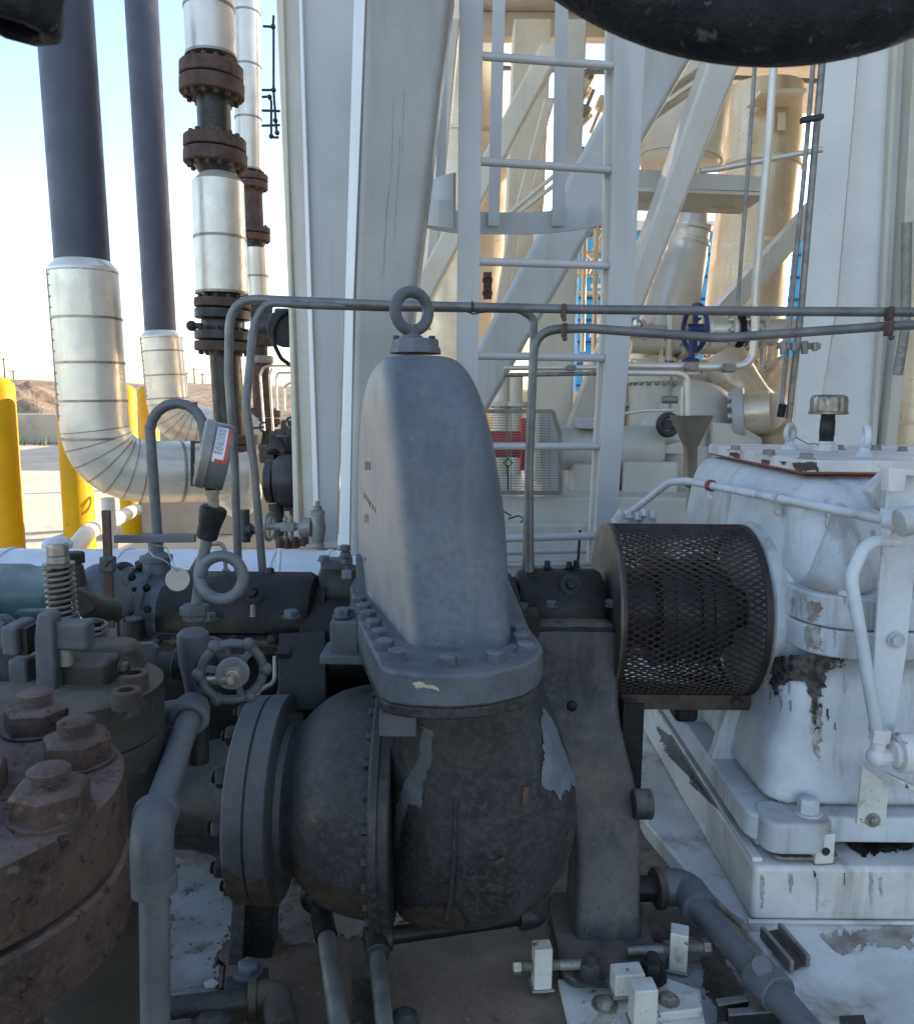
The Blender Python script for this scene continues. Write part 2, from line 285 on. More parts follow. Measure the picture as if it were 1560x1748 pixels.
M['dirt'] = pmat('brown_dirt_mound', (.30, .225, .155), (.20, .145, .10), .7, .95, .03, bump=.8, bs=2, bd=.2, spots=[((.30, .235, .17), .9, .56, .1)], fine=((.08, .06, .045), 3, .6))
M['concrete'] = pmat('sun_faded_concrete', (.46, .39, .31), (.36, .30, .235), 1.5, .9, .05, bump=.3, bs=30)
M['weed'] = pmat('yellow_green_weed', (.10, .13, .03), (.16, .17, .05), 8, .8, bump=0)
# ================================================ SETTING: ground and terrain
def sheet(name, x0, x1, y0, y1, z, mat, step=None, fn=None):
    m = MB()
    if not step: m.add([(x0, y0, z), (x1, y0, z), (x1, y1, z), (x0, y1, z)], [(0, 1, 2, 3)])
    else:
        nx = int((x1-x0)/step)+1; ny = int((y1-y0)/step)+1
        for j in range(ny):
            for i in range(nx):
                x = x0+i*step; y = y0+j*step; m.v.append(V((x, y, fn(x, y))))
        for j in range(ny-1):
            for i in range(nx-1): a = j*nx+i; m.f.append((a, a+1, a+nx+1, a+nx))
    return build(m, name, mat, kind='structure', sm=60)
sheet('ground', -1500, 1500, -200, 2500, 0, M['sand'])
def hfar(x, y):
    a = max(0, min(1, (y-34)/30)); n_ = noise.noise(V((x*.05, y*.05, 3)))*.5+noise.noise(V((x*.3, y*.3, 9)))*.15+noise.noise(V((x*1.1, y*1.1, 9)))*.06
    e = max(0, min(1, (74-y)/8)); return -.3+(3.0+n_*1.6)*(a*a*(3-2*a))*e
sheet('terrain', -110, 60, 30, 76, 0, M['dirt'], 1.0, hfar)
# near dirt heap behind the block wall
def heap(cx, cy, rx, ry, h, s):
    m = MB(); n1 = 44
    for j in range(n1):
        for i in range(n1):
            x = -1+2*i/(n1-1); y = -1+2*j/(n1-1); r = math.hypot(x, y); q = max(0, 1-r)
            k = noise.noise(V((x*3, y*3, s)))*.5+noise.noise(V((x*9, y*9, s)))*.28+noise.noise(V((x*24, y*24, s)))*.16
            m.v.append(V((cx+x*rx, cy+y*ry, -.15+h*(q**.7)*(1+k*.9))))
    for j in range(n1-1):
        for i in range(n1-1): a = j*n1+i; m.f.append((a, a+1, a+n1+1, a+n1))
    return m
p = G(50, 720, 0)
o = build(heap(-20, 33, 10, 5, 2.7, 1.0), 'dirt_heap', M['dirt'], label='rough brown dirt heap behind the low block wall at far left', cat='dirt heap', sm=80)
o = build(heap(-4.5, 46, 8, 5, 1.8, 4.0), 'dirt_heap', M['dirt'], label='low pale dirt heap in the distance beyond the second clad riser', cat='dirt heap', sm=80)
bw = thing('block_wall', 'low sun-faded concrete block wall in front of the brown dirt heap', 'wall', (-17.5, 27, 0))
for i in range(7):
    m = MB(); m.bb(-26+i*2.5, -26+i*2.5+2.46, 27+.05*(i % 2), 27.6, 0, 1.05-.05*(i % 3)); build(m, 'block', M['concrete'], bw, bev=.04)
m = MB()
for i in range(260):
    x = -16.5+random.gauss(0, 1.1); y = 26.2+random.gauss(0, .25); h = random.uniform(.12, .38); a = random.uniform(0, PI)
    dx, dy = math.cos(a)*.03, math.sin(a)*.03; lx, ly = random.gauss(0, .12), random.gauss(0, .12)
    m.add([(x-dx, y-dy, 0), (x+dx, y+dy, 0), (x+lx, y+ly, h)], [(0, 1, 2)])
build(m, 'weeds', M['weed'], label='tuft of yellow-green weeds at the foot of the block wall', cat='weeds', kind='stuff', sm=0)
for k, (x, y, l, c_) in enumerate([(-11, 26.0, 2.4, 'concrete'), (-9.2, 22.5, 1.2, 'concrete'), (-14.5, 20, 1.5, 'concrete')]):
    m = MB(); m.box((x, y, .12), (l, .4, .24), Matrix.Rotation(.2*k, 3, 'Z')); build(m, 'concrete_slab', M[c_], bev=.03, label=['long broken concrete slab lying beside the yellow bollards', 'short concrete slab lying alone on the sand', 'concrete slab nearest the left edge of the yard'][k], cat='slab')
m = MB(); m.bb(.2, 60, 2.6, 60, -.05, .012); build(m, 'pavement', M['concrete'], kind='structure')

for k, (px, yb, h, lb) in enumerate(((6, 640, 30, 'tallest distant mast at the left edge of the skyline'), (22, 645, 14, 'short distant pole right of the tallest mast'), (318, 646, 12, 'distant pole left of the three near the second riser'), (331, 645, 18, 'distant pole in the middle of three near the second riser'), (345, 646, 10, 'distant pole right of the three near the second riser'))):
    q = W(px, yb-h, 260); m = MB(); m.cyl((q.x, 260, 0), q, .35, .2, 8); m.bar(q+V((-1.6, 0, -.6)), q+V((1.6, 0, -.6)), .2, .2); build(m, 'distant_pole', M['darkmach'], label=lb, cat='pole', group='distant poles on the skyline')
# ================================================ yellow bollards
bl = ['yellow bollard cut by the left edge of the photo', 'tall yellow bollard in front of the large clad elbow', 'yellow bollard whose foot shows below the large clad elbow', 'yellow bollard between the two clad risers, its foot hidden']
def bollard(px, Y, lab, r=.115, h=1.66):
    c = W(px, 800, Y); c.z = 0; t = thing('bollard', lab, 'bollard', c, 'yellow bollards guarding the pipes')
    m = MB(); m.lathe(c, (0, 0, 1), [(-.1, r), (h-.02, r), (h, r-.015)], 32); build(m, 'post', M['yellow'], t)
    m = MB(); m.lathe(c+V((0, 0, h-.02)), (0, 0, 1), [(.021, r-.016), (.05, r*.62), (.062, .001)], 32, False); build(m, 'cap', M['yellow'], t)
    return t
bollard(6, 6.0, bl[0]); bollard(130, 6.1, bl[1]); bollard(220, 9.0, bl[2]); bollard(258, 9.6, bl[3])
# two rust-brown short posts far behind
for k, px in enumerate((322, 335)):
    c = W(px, 700, 14); c.z = 0; m = MB(); m.box(c+V((0, 0, .75)), (.09, .09, 1.5)); build(m, 'short_post', M['rustfl'], label=['left of two short rusty posts beyond the clad elbows', 'right of two short rusty posts beyond the clad elbows'][k], cat='post')

# ================================================ insulated pipes at left
def rings_on(path, radius, idx, parent, mat, w=.012, name='band'):
    for i in idx:
        i = max(1, min(len(path)-2, i)); t = (path[i+1]-path[i-1]).normalized(); m = MB()
        m.lathe(path[i]-t*w/2, t, [(0, radius-.006), (0, radius+.004), (w, radius+.004), (w, radius-.006)], 40, False, True); build(m, name, mat, parent)
def dense(pts, n):
    out = []
    for a, b in zip(pts[:-1], pts[1:]):
        for k in range(n): out.append(a.lerp(b, k/n))
    return out+[pts[-1]]
def insul(lab, Y, top, joint, corner, end, rp, rc, bend, Yend, base, grp='clad pipes with dark risers'):
    t = thing('insulated_pipe', lab, 'pipe', base, grp)
    A = W(*top, Y); B = W(*joint, Y); c0 = W(*corner, Y); e = W(*end, Yend)
    m = MB(); m.tube([A, B], rp, 40); build(m, 'riser', M['pole'], t)
    m = MB(); d = (c0-B).normalized(); m.lathe(B-d*.005, d, [(0, rp*1.0), (.006, rp*1.03), (.045, rc-.004), (.06, rc), (.075, rc)], 40); build(m, 'collar', M['clad'], t)
    B2 = B+d*.06; path = fillet([B2, c0, e], bend, 22)
    m = MB(); m.tube(path, rc, 40); build(m, 'cladding', M['clad'], t)
    st = [B2.lerp(c0, f) for f in (.23, .45, .64, .83)] if Y < 6 else [B2.lerp(c0, f) for f in (.15, .42, .68)]
    for q in st:
        m = MB(); m.lathe(q-d*.007, d, [(0, rc-.006), (0, rc+.005), (.014, rc+.005), (.014, rc-.006)], 40, False, True); build(m, 'band', M['band'], t)
    sd_ = V((-.8, -.6, 0)); m = MB(); m.tube([B2+sd_*(rc+.001), path[1]+sd_*(rc+.001)], .004, 6); build(m, 'lap_seam', M['band'], t)
    m = MB(); pa = path[-2].lerp(path[-1], .05); m.tube([pa+V((0, -.75, .66))*(rc+.001), path[-1]+V((0, -.75, .66))*(rc+.001)], .004, 6); build(m, 'lap_seam', M['band'], t)
    for k in range(14):
        q = B2.lerp(path[1], (k+.5)/14)+V((-.72, -.69, 0))*(rc+.001); m = MB(); m.ball(q, .006, 8, 6); build(m, 'rivet', M['zinc'], t)
    rings_on(path, rc, [3, 6, 9, 12, 15, 18, 21], t, M['band'], .006, 'seam')
    L = len(path)-1; m = MB(); q = path[L-1].lerp(path[L], .30); tt = (path[L]-path[L-1]).normalized(); m.lathe(q, tt, [(0, rc-.006), (0, rc+.005), (.018, rc+.005), (.018, rc-.006)], 40, False, True); build(m, 'band', M['band'], t)
    return t
b1 = W(150, 800, 4.9); b1.z = 0
ip = insul('large clad pipe bending from a thick charcoal riser at far left', 4.9, (103, -90), (141, 447), (167, 804), (412, 806), .156, .199, .33, 5.35, b1)
b2 = W(285, 760, 7.8); b2.z = 0
insul('smaller clad pipe elbow under the thinner charcoal riser', 7.8, (236, -90), (274, 566), (290, 728), (440, 731), .146, .195, .30, 8.2, b2)
# tag bracket on the run
t = thing('pipe_bracket', 'small brown open bracket standing on the large clad run behind the gauge', 'bracket', W(335, 840, 4.3))
m = MB(); m.bar(W(329, 752, 4.3), W(329, 830, 4.3), .014, .02); m.bar(W(329, 755, 4.3), W(346, 755, 4.3), .012, .012); m.bar(W(329, 826, 4.3), W(346, 826, 4.3), .012, .012); build(m, 'frame', M['rustdk'], t)
m = MB(); m.box(W(340, 800, 4.3), (.05, .02, .065)); build(m, 'plate', M['band'], t, bev=.003)
# support post and plinth, low pipe
m = MB(); a = W(184, 850, 4.7); b = W(196, 1010, 4.7); m.cyl(a, b, .038, n=24); build(m, 'support_post', M['cream'], label='slim cream post holding up the large clad elbow', cat='post')
m = MB(); a = G(240, 912, 0.0); m.bb(a.x, a.x+1.15, a.y, a.y+.9, 0, .40); build(m, 'concrete_plinth', M['concrete'], bev=.02, label='tan concrete plinth under the large clad run', cat='plinth')
m = MB(); m.tube(fillet([W(60, 1000, 4.4), W(112, 955, 4.6), W(150, 908, 5.2), W(232, 870, 7)], .2), .055, 20); build(m, 'low_pipe', M['cream'], label='low cream pipe running between the yellow bollards', cat='pipe')
m = MB(); m.ball(W(98, 930, 3.2), (.06, .06, .035)); m.cyl(W(98, 932, 3.2), W(98, 990, 3.2), .045); build(m, 'domed_vent', M['whitepipe'], label='white domed vent peeking over the white duct at left', cat='vent')

# ================================================ flanged risers
def flg(mb, c, d, r, h): mb.lathe(c-d*h/2, d, [(0, r*.97), (h*.08, r), (h*.92, r), (h, r*.97)], 40)
def riser(lab, Y, segs, base, grp):
    t = thing('flanged_riser', lab, 'pipe', base, grp)
    for sg in segs:
        ty = sg[0]
        if ty == 'pipe':
            _, name, x0, y0, x1, y1, r0, r1, mat = sg; a = W(x0, y0, Y); b = W(x1, y1, Y); m = MB(); m.cyl(a, b, PX(r0, a), PX(r1, b), 36); build(m, name, M[mat], t)
            if mat == 'clad':
                d = (b-a).normalized(); n = 2 if (b-a).length < 1.2 else 4
                for k in range(1, n+1):
                    q = a.lerp(b, k/(n+.001)); m = MB(); rr = PX(r0, q); m.lathe(q-d*.01, d, [(0, rr-.006), (0, rr+.005), (.016, rr+.005), (.016, rr-.006)], 36, False, True); build(m, 'band', M['band'], t)
        else:
            _, name, x, y0, y1, r, mat, nb = sg; a = W(x, y0, Y); b = W(x, y1, Y); d = (b-a).normalized(); h = (b-a).length; c = (a+b)/2; rr = PX(r, c)
            m = MB(); flg(m, c, d, rr, h); fo = build(m, name, M[mat], t)
            if nb > 0: bolts(fo, M['rustfl'] if 'rust' in mat else M['darkmach'], b, d, rr*.80, nb, rr*.085, rr*.13, wash=0)
            if nb < 0: bolts(fo, M['rustfl'] if 'rust' in mat else M['darkmach'], a, -d, rr*.80, -nb, rr*.085, rr*.13, wash=0)
    return t
base3 = W(390, 800, 5.35); base3.z = 0
r3 = riser('nearer flanged riser with brown flange pairs and tall clad sections', 5.35, [
 ('pipe', 'cladding', 353, -70, 361, 98, 42, 42, 'clad'), ('pipe', 'spool', 361, 96, 362, 114, 30, 30, 'rustdk'),
 ('f', 'flange', 361, 112, 136, 53, 'rustfl', -14), ('f', 'flange', 362, 139, 164, 54, 'rustfl', 14),
 ('pipe', 'spool', 364, 162, 367, 238, 28, 28, 'castdk'), ('f', 'flange', 367, 236, 257, 52, 'rustfl', -14), ('f', 'flange', 368, 260, 282, 53, 'rustfl', 14),
 ('pipe', 'reducer', 369, 281, 371, 298, 37, 27, 'castdk'), ('pipe', 'collar', 371, 297, 372, 312, 28, 43, 'clad'), ('pipe', 'cladding', 372, 312, 379, 501, 43, 43, 'clad'),
 ('pipe', 'spool', 380, 500, 380, 512, 30, 30, 'rustdk'), ('f', 'flange', 380, 511, 526, 47, 'rustfl', -12), ('f', 'flange', 380, 529, 545, 46, 'darkmach', 0),
 ('f', 'wafer_valve', 381, 547, 565, 36, 'darkmach', 0), ('f', 'flange', 382, 566, 581, 48, 'darkmach', -12), ('f', 'flange', 382, 584, 600, 48, 'rustfl', 12),
 ('pipe', 'lower_pipe', 384, 600, 394, 745, 26, 26, 'castdk'), ('f', 'flange', 396, 741, 756, 43, 'rustfl', 0), ('f', 'flange', 396, 758, 774, 43, 'rustfl', 0),
 ('pipe', 'spool', 397, 774, 398, 784, 34, 34, 'rustdk'), ('pipe', 'cladding', 398, 782, 405, 842, 34, 40, 'clad')], base3, 'flanged risers')
m = MB(); m.ball(W(405, 842, 5.35), .165); build(m, 'end_cap', M['clad'], r3)
m = MB(); m.ball(W(327, 556, 5.3), .035); m.cyl(W(327, 556, 5.3), W(345, 556, 5.3), .02); build(m, 'knob', M['darkmach'], r3)
base4 = W(440, 760, 8.2); base4.z = 0
riser('farther flanged riser seen between the nearer riser and the steel column', 8.2, [
 ('pipe', 'cladding', 420, -70, 425, 291, 22.5, 22, 'clad'), ('pipe', 'spool', 425, 289, 430, 300, 19, 19, 'rustdk'), ('f', 'flange', 430, 298, 309, 27, 'rustfl', -10), ('f', 'flange', 430, 311, 322, 27, 'rustfl', 10),
 ('pipe', 'spool', 431, 322, 434, 390, 16, 16, 'rustfl'), ('f', 'flange', 435, 388, 398, 26, 'rustfl', -10), ('f', 'flange', 435, 400, 411, 26, 'rustfl', 10),
 ('pipe', 'reducer', 436, 411, 436, 424, 16, 14, 'castdk'), ('pipe', 'cladding', 436, 424, 441, 520, 19, 18, 'clad'), ('f', 'flange', 441, 522, 540, 24, 'rustdk', 0), ('f', 'flange', 442, 575, 590, 24, 'rustdk', 0), ('pipe', 'spool', 441, 535, 443, 606, 14, 14, 'darkmach'),
 ('f', 'flange', 444, 607, 620, 22, 'galv', 8), ('pipe', 'spool', 444, 620, 448, 700, 15, 15, 'rustfl'), ('f', 'flange', 450, 700, 712, 28, 'rustfl', -8), ('f', 'flange', 450, 714, 724, 28, 'rustfl', 8), ('pipe', 'lower_pipe', 450, 724, 456, 850, 16, 16, 'castdk')], base4, 'flanged risers')
# instrument tubing on the column
t = thing('instrument_tubing', 'thin dark tubing loops fixed beside the tall steel column against the sky', 'tubing', W(470, 235, 3.6))
Y = 3.6
for pts in ([(449, 44), (466, 45), (467, 26)], [(467, 40), (467, 155), (470, 195), (472, 222)], [(447, 153), (466, 153)], [(447, 165), (459, 164), (463, 172), (463, 228), (466, 234), (476, 234)], [(447, 188), (478, 189)], [(447, 214), (478, 213)]):
    m = MB(); m.tube(fillet([W(x, y, Y) for x, y in pts], .012), .0055, 8); build(m, 'tube', M['darkmach'], t)
for x, y in ((466, 45), (467, 153), (460, 165), (463, 232), (470, 205), (473, 226)):
    m = MB(); m.ball(W(x, y, Y), .011, 10, 8); build(m, 'fitting', M['darkmach'], t)

# ================================================ dark machinery between risers and column
Y = 4.0
t = thing('valve_actuator', 'dark boxy valve actuator with a hanging cable loop beside the flanged riser', 'actuator', W(495, 592, Y))
m = MB(); m.box(W(495, 558, Y), (.13, .12, .17)); build(m, 'housing', M['darkmach'], t, bev=.012)
m = MB(); m.cyl(W(488, 560, Y-.1), W(488, 560, Y-.02), .092, n=36); build(m, 'cover', M['darkmach'], t, bev=.008)
m = MB(); m.cyl(W(440, 556, Y), W(480, 556, Y), .05, .065); build(m, 'neck', M['darkmach'], t)
m = MB(); m.box(W(513, 570, Y-.05), (.06, .08, .10)); m.cyl(W(505, 540, Y-.12), W(518, 540, Y-.12), .02); build(m, 'terminal_box', M['darkmach'], t, bev=.006)
m = MB(); cab = [W(x, y, Y-.13) for x, y in ((508, 530), (490, 532), (474, 545), (467, 565), (469, 590), (480, 612), (500, 626), (528, 629))]; m.tube(fillet(cab, .05, 4), .010, 10); build(m, 'cable', M['rubber'], t)
m = MB(); m.tube([W(508, 575, Y-.1), W(520, 590, Y-.1), W(527, 602, Y-.1)], .006, 8); build(m, 'cable', M['galv'], t)
def bump_ball(c, r): m = MB(); m.ball(c, r); return m
Y = 4.2
t = thing('background_pump', 'black volute pump standing behind the two bent conduits', 'pump', W(495, 875, Y))
m = MB(); m.ball(W(498, 820, Y), (.135, .14, .15)); build(m, 'volute', M['darkmach'], t)
m = MB(); m.cyl(W(456, 822, Y), W(470, 822, Y), .115, n=36); m.cyl(W(474, 822, Y), W(484, 822, Y), .125, n=36); build(m, 'nozzle_flange', M['darkmach'], t, bev=.006)
m = MB(); m.bar(W(524, 772, Y), W(526, 872, Y), .05, .26, up=(1, 0, 0)); build(m, 'cover_flange', M['darkmach'], t, bev=.006)
for k in range(6):
    bolt(t, M['darkmach'], W(516+k*.4, 782+k*16, Y-.1), (-1, -.3, 0), .011, .012, wash=0)
m = MB(); m.box(W(522, 765, Y), (.09, .12, .05)); m.cyl(W(522, 780, Y), W(522, 755, Y), .035); build(m, 'yoke', M['castdk'], t, bev=.005)
m = MB(); m.lathe(W(521, 757, Y), (0, 0, 1), [(0, .024), (.01, .028), (.32, .028), (.345, .02), (.35, .008), (.37, .007)], 24); build(m, 'reservoir', M['cast'], t)
m = MB(); m.cyl(W(498, 770, Y), W(498, 745, Y), .05); m.box(W(480, 755, Y), (.10, .12, .07)); m.cyl(W(455, 768, Y), W(512, 760, Y), .03); m.box(W(500, 740, Y), (.05, .08, .06)); m.cyl(W(462, 742, Y-.1), W(486, 772, Y-.1), .018); build(m, 'seal_piping', M['darkmach'], t, bev=.006)
m = MB(); m.torus(W(451, 729, Y), (.3, -1, .1), .024, .005, 24, 8); m.cyl(W(430, 731, Y), W(451, 729, Y), .006); build(m, 'handwheel', M['darkmach'], t)
m = MB(); m.cyl(W(470, 860, Y), W(480, 920, Y), .04); m.cyl(W(510, 860, Y), W(512, 930, Y), .05); build(m, 'leg', M['darkmach'], t)
t = thing('tubing_loop', 'pale thin tubing loops standing among the distant dark fittings', 'tubing', W(470, 735, 6))
for pts in ([(451, 735), (444, 640), (450, 627), (464, 624), (496, 624)], [(466, 735), (460, 640), (464, 628)], [(473, 700), (471, 645), (474, 636), (496, 636)], [(486, 700), (484, 660), (498, 652)]):
    m = MB(); m.tube(fillet([W(x, y, 6) for x, y in pts], .04), .009, 8); build(m, 'tube', M['clad'], t)
t = thing('background_machine', 'cluster of dark valves and brackets far behind the conduits', 'machine', W(470, 790, 7))
for k, (x, y, sx, sz) in enumerate(((495, 728, .13, .12), (480, 742, .12, .1), (500, 760, .2, .2), (470, 775, .25, .15), (512, 735, .07, .12), (487, 790, .2, .2))):
    m = MB(); m.box(W(x, y, 7), (sx, .2, sz)); build(m, ['bracket', 'valve_body', 'casing', 'pedestal', 'bracket', 'casing'][k], M['darkmach'], t, bev=.02)
m = MB(); m.torus(W(498, 722, 6.8), (0, -1, .2), .05, .01); build(m, 'handwheel', M['darkmach'], t)
m = MB(); m.box(W(500, 850, 7.6), (.9, .6, .9)); build(m, 'equipment_base', M['concrete'], label='tan block foundation behind the black volute pump', cat='foundation', bev=.02)
# grey gate valve cluster above white duct
Y = 2.75
t = thing('small_valve', 'grey screwed valve and tee standing on the white duct beside the steel column', 'valve', W(544, 935, Y))
m = MB(); m.lathe(W(543, 936, Y), (0, 0, 1), [(0, .022), (.01, .024), (.02, .019), (.05, .026), (.075, .029), (.10, .026), (.118, .023), (.120, .026), (.134, .026), (.137, .016), (.150, .016), (.152, .009), (.168, .009)], 24); build(m, 'tee_body', M['galv'], t)
m = MB(); m.cyl(W(512, 900, Y), W(532, 900, Y), .034, n=28); build(m, 'union', M['galv'], t, bev=.003)
m = MB(); m.cyl(W(470, 899, Y), W(514, 899, Y), .013); m.box(W(492, 899, Y), (.05, .04, .03)); build(m, 'valve_body', M['galv'], t, bev=.003)
m = MB(); m.torus(W(460, 899, Y), (1, -.15, 0), .048, .006, 30, 8); m.cyl(W(455, 899, Y), W(470, 899, Y), .012); m.bar(W(460, 877, Y), W(460, 922, Y), .006, .01, up=(1, 0, 0)); build(m, 'handwheel', M['galv'], t)
for x in (487, 497):
    m = MB(); m.cyl(W(x, 880, Y), W(x, 922, Y), .005); m.hexa(W(x, 888, Y), (0, 0, 1), .009, .008); m.hexa(W(x, 918, Y), (0, 0, 1), .009, .008); build(m, 'stud', M['galv'], t)
t = thing('small_valve', 'short dark valve with side nuts between the two bent conduits', 'valve', W(425, 925, 3.0))
m = MB(); m.cyl(W(418, 870, 3), W(420, 925, 3), .018); m.cyl(W(422, 905, 3), W(442, 905, 3), .016); m.cyl(W(420, 905, 3), W(430, 905, 3), .026); build(m, 'body', M['darkmach'], t)
for k, (x, y) in enumerate(((478, 935), (492, 936), (505, 935), (520, 932))):
    m = MB(); m.lathe(W(x, y, 2.9), (0, 0, 1), [(0, .016), (.03, .017), (.032, .012), (.04, .012)], 6); build(m, 'pipe_plug', M['rustfl'], label='brown hex plug, %s of four under the small grey valve' % ['leftmost', 'second', 'third', 'rightmost'][k], cat='plug', group='hex plugs below the grey valve')

# ================================================ WHITE STEEL STRUCTURE
def pp(name, pts, Y, d, mat, parent=None, bev=.004, lean=0, **k):
    n_ = len(pts)//2; ps = [W(x, y, Y+(lean if i >= n_ else 0)) for i, (x, y) in enumerate(pts)]; m = MB(); m.prism(ps, (0, d, 0)); return build(m, name, M[mat], parent, bev=bev, **k)
t = thing('steel_column', 'tall H-section steel column left of the rounded leg, standing behind the white duct', 'column', W(555, 1000, 2.95))
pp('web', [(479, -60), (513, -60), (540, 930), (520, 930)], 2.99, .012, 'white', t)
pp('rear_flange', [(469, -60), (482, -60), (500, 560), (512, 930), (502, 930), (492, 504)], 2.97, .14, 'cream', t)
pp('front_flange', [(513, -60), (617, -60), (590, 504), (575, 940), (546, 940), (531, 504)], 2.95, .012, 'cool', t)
pp('edge_flange', [(508, -60), (514, -60), (532, 504), (547, 940), (537, 940), (524, 504)], 2.93, .13, 'whiteb', t, lean=.016)  # brighter white paints the sky reflected along this edge
m = MB(); a = W(560, 924, 2.95); m.bb(a.x-.07, a.x+.06, 2.87, 3.1, a.z-.012, a.z); build(m, 'base_plate', M['white'], t, bev=.002)
t = thing('leaning_column', 'leaning rounded box-section steel leg directly behind the pump casing', 'column', W(630, 1000, 2.45))
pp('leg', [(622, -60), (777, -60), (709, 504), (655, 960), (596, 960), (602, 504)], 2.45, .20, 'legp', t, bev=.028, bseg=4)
pp('side_flange', [(606, -60), (626, -60), (604, 504), (597, 960), (577, 960), (589, 504)], 2.452, .16, 'whiteb', t, bev=.004, lean=.035)  # strip whiter than the leg, sky reflection put into its colour
random.seed(9)
for (x0, y0, x1, y1) in ((672, 165, 668, 300), (668, 290, 650, 480), (684, 230, 672, 420), (661, 330, 655, 470), (690, 150, 686, 260)):
    m = MB(); n_ = 12; m.tube([W(x0+(x1-x0)*k/n_+random.uniform(-1.2, 1.2), y0+(y1-y0)*k/n_, 2.4496) for k in range(n_+1)], [.0009*random.uniform(.2, 1) for k in range(n_+1)], 5); build(m, 'paint_crack', M['galv'], t)
# ladder with cage
lad = thing('caged_ladder', 'pale fixed ladder with round rungs and a safety cage behind the pump', 'ladder', W(900, 960, 2.65))
pp('stringer', [(785, -60), (826, -60), (816, 640), (805, 1000), (775, 1000), (779, 640)], 2.6, .016, 'cool', lad, bev=.002)
pp('stringer', [(1052, -60), (1109, -60), (1082, 500), (1048, 960), (1013, 960), (1040, 500)], 2.68, .05, 'cool', lad, bev=.003)
pp('stringer_lip', [(1037, -60), (1051, -60), (1039, 500), (1013, 960), (1003, 960), (1028, 500)], 2.73, .03, 'white', lad, bev=.002)
for (x0, y0, x1, y1) in ((824, 95, 1052, 112), (822, 275, 1048, 290), (819, 446, 1040, 453), (816, 607, 1030, 611), (812, 762, 1022, 762), (808, 921, 1012, 915)):
    m = MB(); m.cyl(W(x0-3, y0, 2.615), W(x1, y1, 2.70), .0128, n=16); build(m, 'rung', M['cool'], lad)
pp('cage_strap', [(842, -60), (864, -60), (852, 385), (833, 385)], 3.28, .006, 'cool', lad, bev=0)
pp('cage_strap', [(949, -60), (971, -60), (964, 385), (942, 385)], 3.30, .006, 'cool', lad, bev=0)
pp('cage_strap', [(751, -60), (768, -60), (760, 312), (744, 312)], 3.0, .006, 'cool', lad, bev=0)
pp('cage_strap', [(1037, -60), (1048, -60), (1041, 360), (1033, 360)], 3.0, .006, 'cool', lad, bev=0)
hoop = [W(x, y, Yy) for x, y, Yy in ((776, 318, 2.64), (752, 323, 2.8), (733, 330, 2.95))]
def band(path, h, nm, mt):
    m = MB(); rings = []
    for i, q in enumerate(path):
        tg = (path[min(i+1, len(path)-1)]-path[max(i-1, 0)]).normalized(); n_ = V((-tg.y, tg.x, 0)).normalized()*.004
        rings.append([q-n_+V((0, 0, h/2)), q+n_+V((0, 0, h/2)), q+n_-V((0, 0, h/2)), q-n_-V((0, 0, h/2))])
    m.loft(rings); build(m, nm, M[mt], lad)
band(hoop, .085, 'cage_hoop', 'cool')
hp = [W(x, y, Yy) for x, y, Yy in ((776, 366, 2.64), (752, 364, 2.75), (728, 362, 2.95), (722, 366, 3.1), (745, 374, 3.22), (790, 380, 3.28), (850, 381, 3.32), (905, 381, 3.34), (960, 377, 3.32), (1005, 370, 3.2), (1040, 360, 3.0))]
band(fillet(hp, .1, 4), .085, 'cage_hoop', 'cool')
# braces
def brace(lab, pts, Y, d, mat='cool', bev=.02, sub=None):
    ps = [W(x, y, Y) for x, y in pts]; t = thing('steel_brace', lab, 'brace', ps[2], 'diagonal braces of the white steel frame')
    m = MB(); m.prism(ps, (0, d, 0)); build(m, 'box_member', M[mat], t, bev=bev, bseg=3); return t
def xl(y): return 1035-.535*(y-181)
brace('widest diagonal brace, crossing behind the ladder down to the pump casing', [(xl(-80), -80), (xl(-80)+110, -80), (xl(300)+92, 300), (xl(780)+72, 780), (xl(780), 780), (xl(300), 300)], 4.2, .3, 'cool', .03)
brace('bright diagonal brace right of the ladder, in front of the cross beam', [(1255, -30), (1335, -30), (1258, 123), (1178, 322), (1090, 545), (1053, 545), (1132, 322), (1196, 140)], 3.9, .25, 'white', .02)
brace('narrow beige diagonal brace seen between the two left cage straps', [(925, 70), (965, 70), (822, 345), (733, 515), (690, 515), (782, 345)], 5.2, .2, 'cream', .02)
brace('slender upright-leaning brace low behind the wide brace', [(930, 165), (948, 165), (886, 400), (862, 540), (842, 540), (866, 400)], 6.2, .15, 'cream', .015)
brace('pale diagonal brace low at right, behind the steel tubes', [(1440, 285), (1440, 335), (1268, 523), (1180, 618), (1135, 618), (1229, 519)], 5.6, .2, 'white', .015)
brace('short pale brace leaning behind the right ladder stringer', [(1034, 560), (1066, 560), (1002, 745), (963, 745)], 4.8, .15, 'white', .015)
t = thing('cross_beam', 'horizontal pale beam with a gusset behind the bright diagonal brace', 'beam', W(1200, 330, 4.3))
pp('beam', [(1080, 287), (1313, 301), (1313, 327), (1080, 321)], 4.3, .18, 'white', t, bev=.006)
pp('gusset', [(1215, 326), (1252, 326), (1252, 360), (1215, 360)], 4.45, .02, 'cream', t, bev=0)
pp('lower_flange', [(1080, 319), (1313, 328), (1310, 334), (1080, 326)], 4.2, .4, 'cream', t, bev=.003)
t = thing('steel_column', 'large pale H-section column at far right, behind the white gearbox', 'column', W(1440, 1000, 4.0))
pp('flange', [(1410, -60), (1479, -60), (1428, 525), (1405, 665), (1385, 1000), (1335, 1000), (1361, 665), (1373, 525)], 4.0, .02, 'whiteb', t)
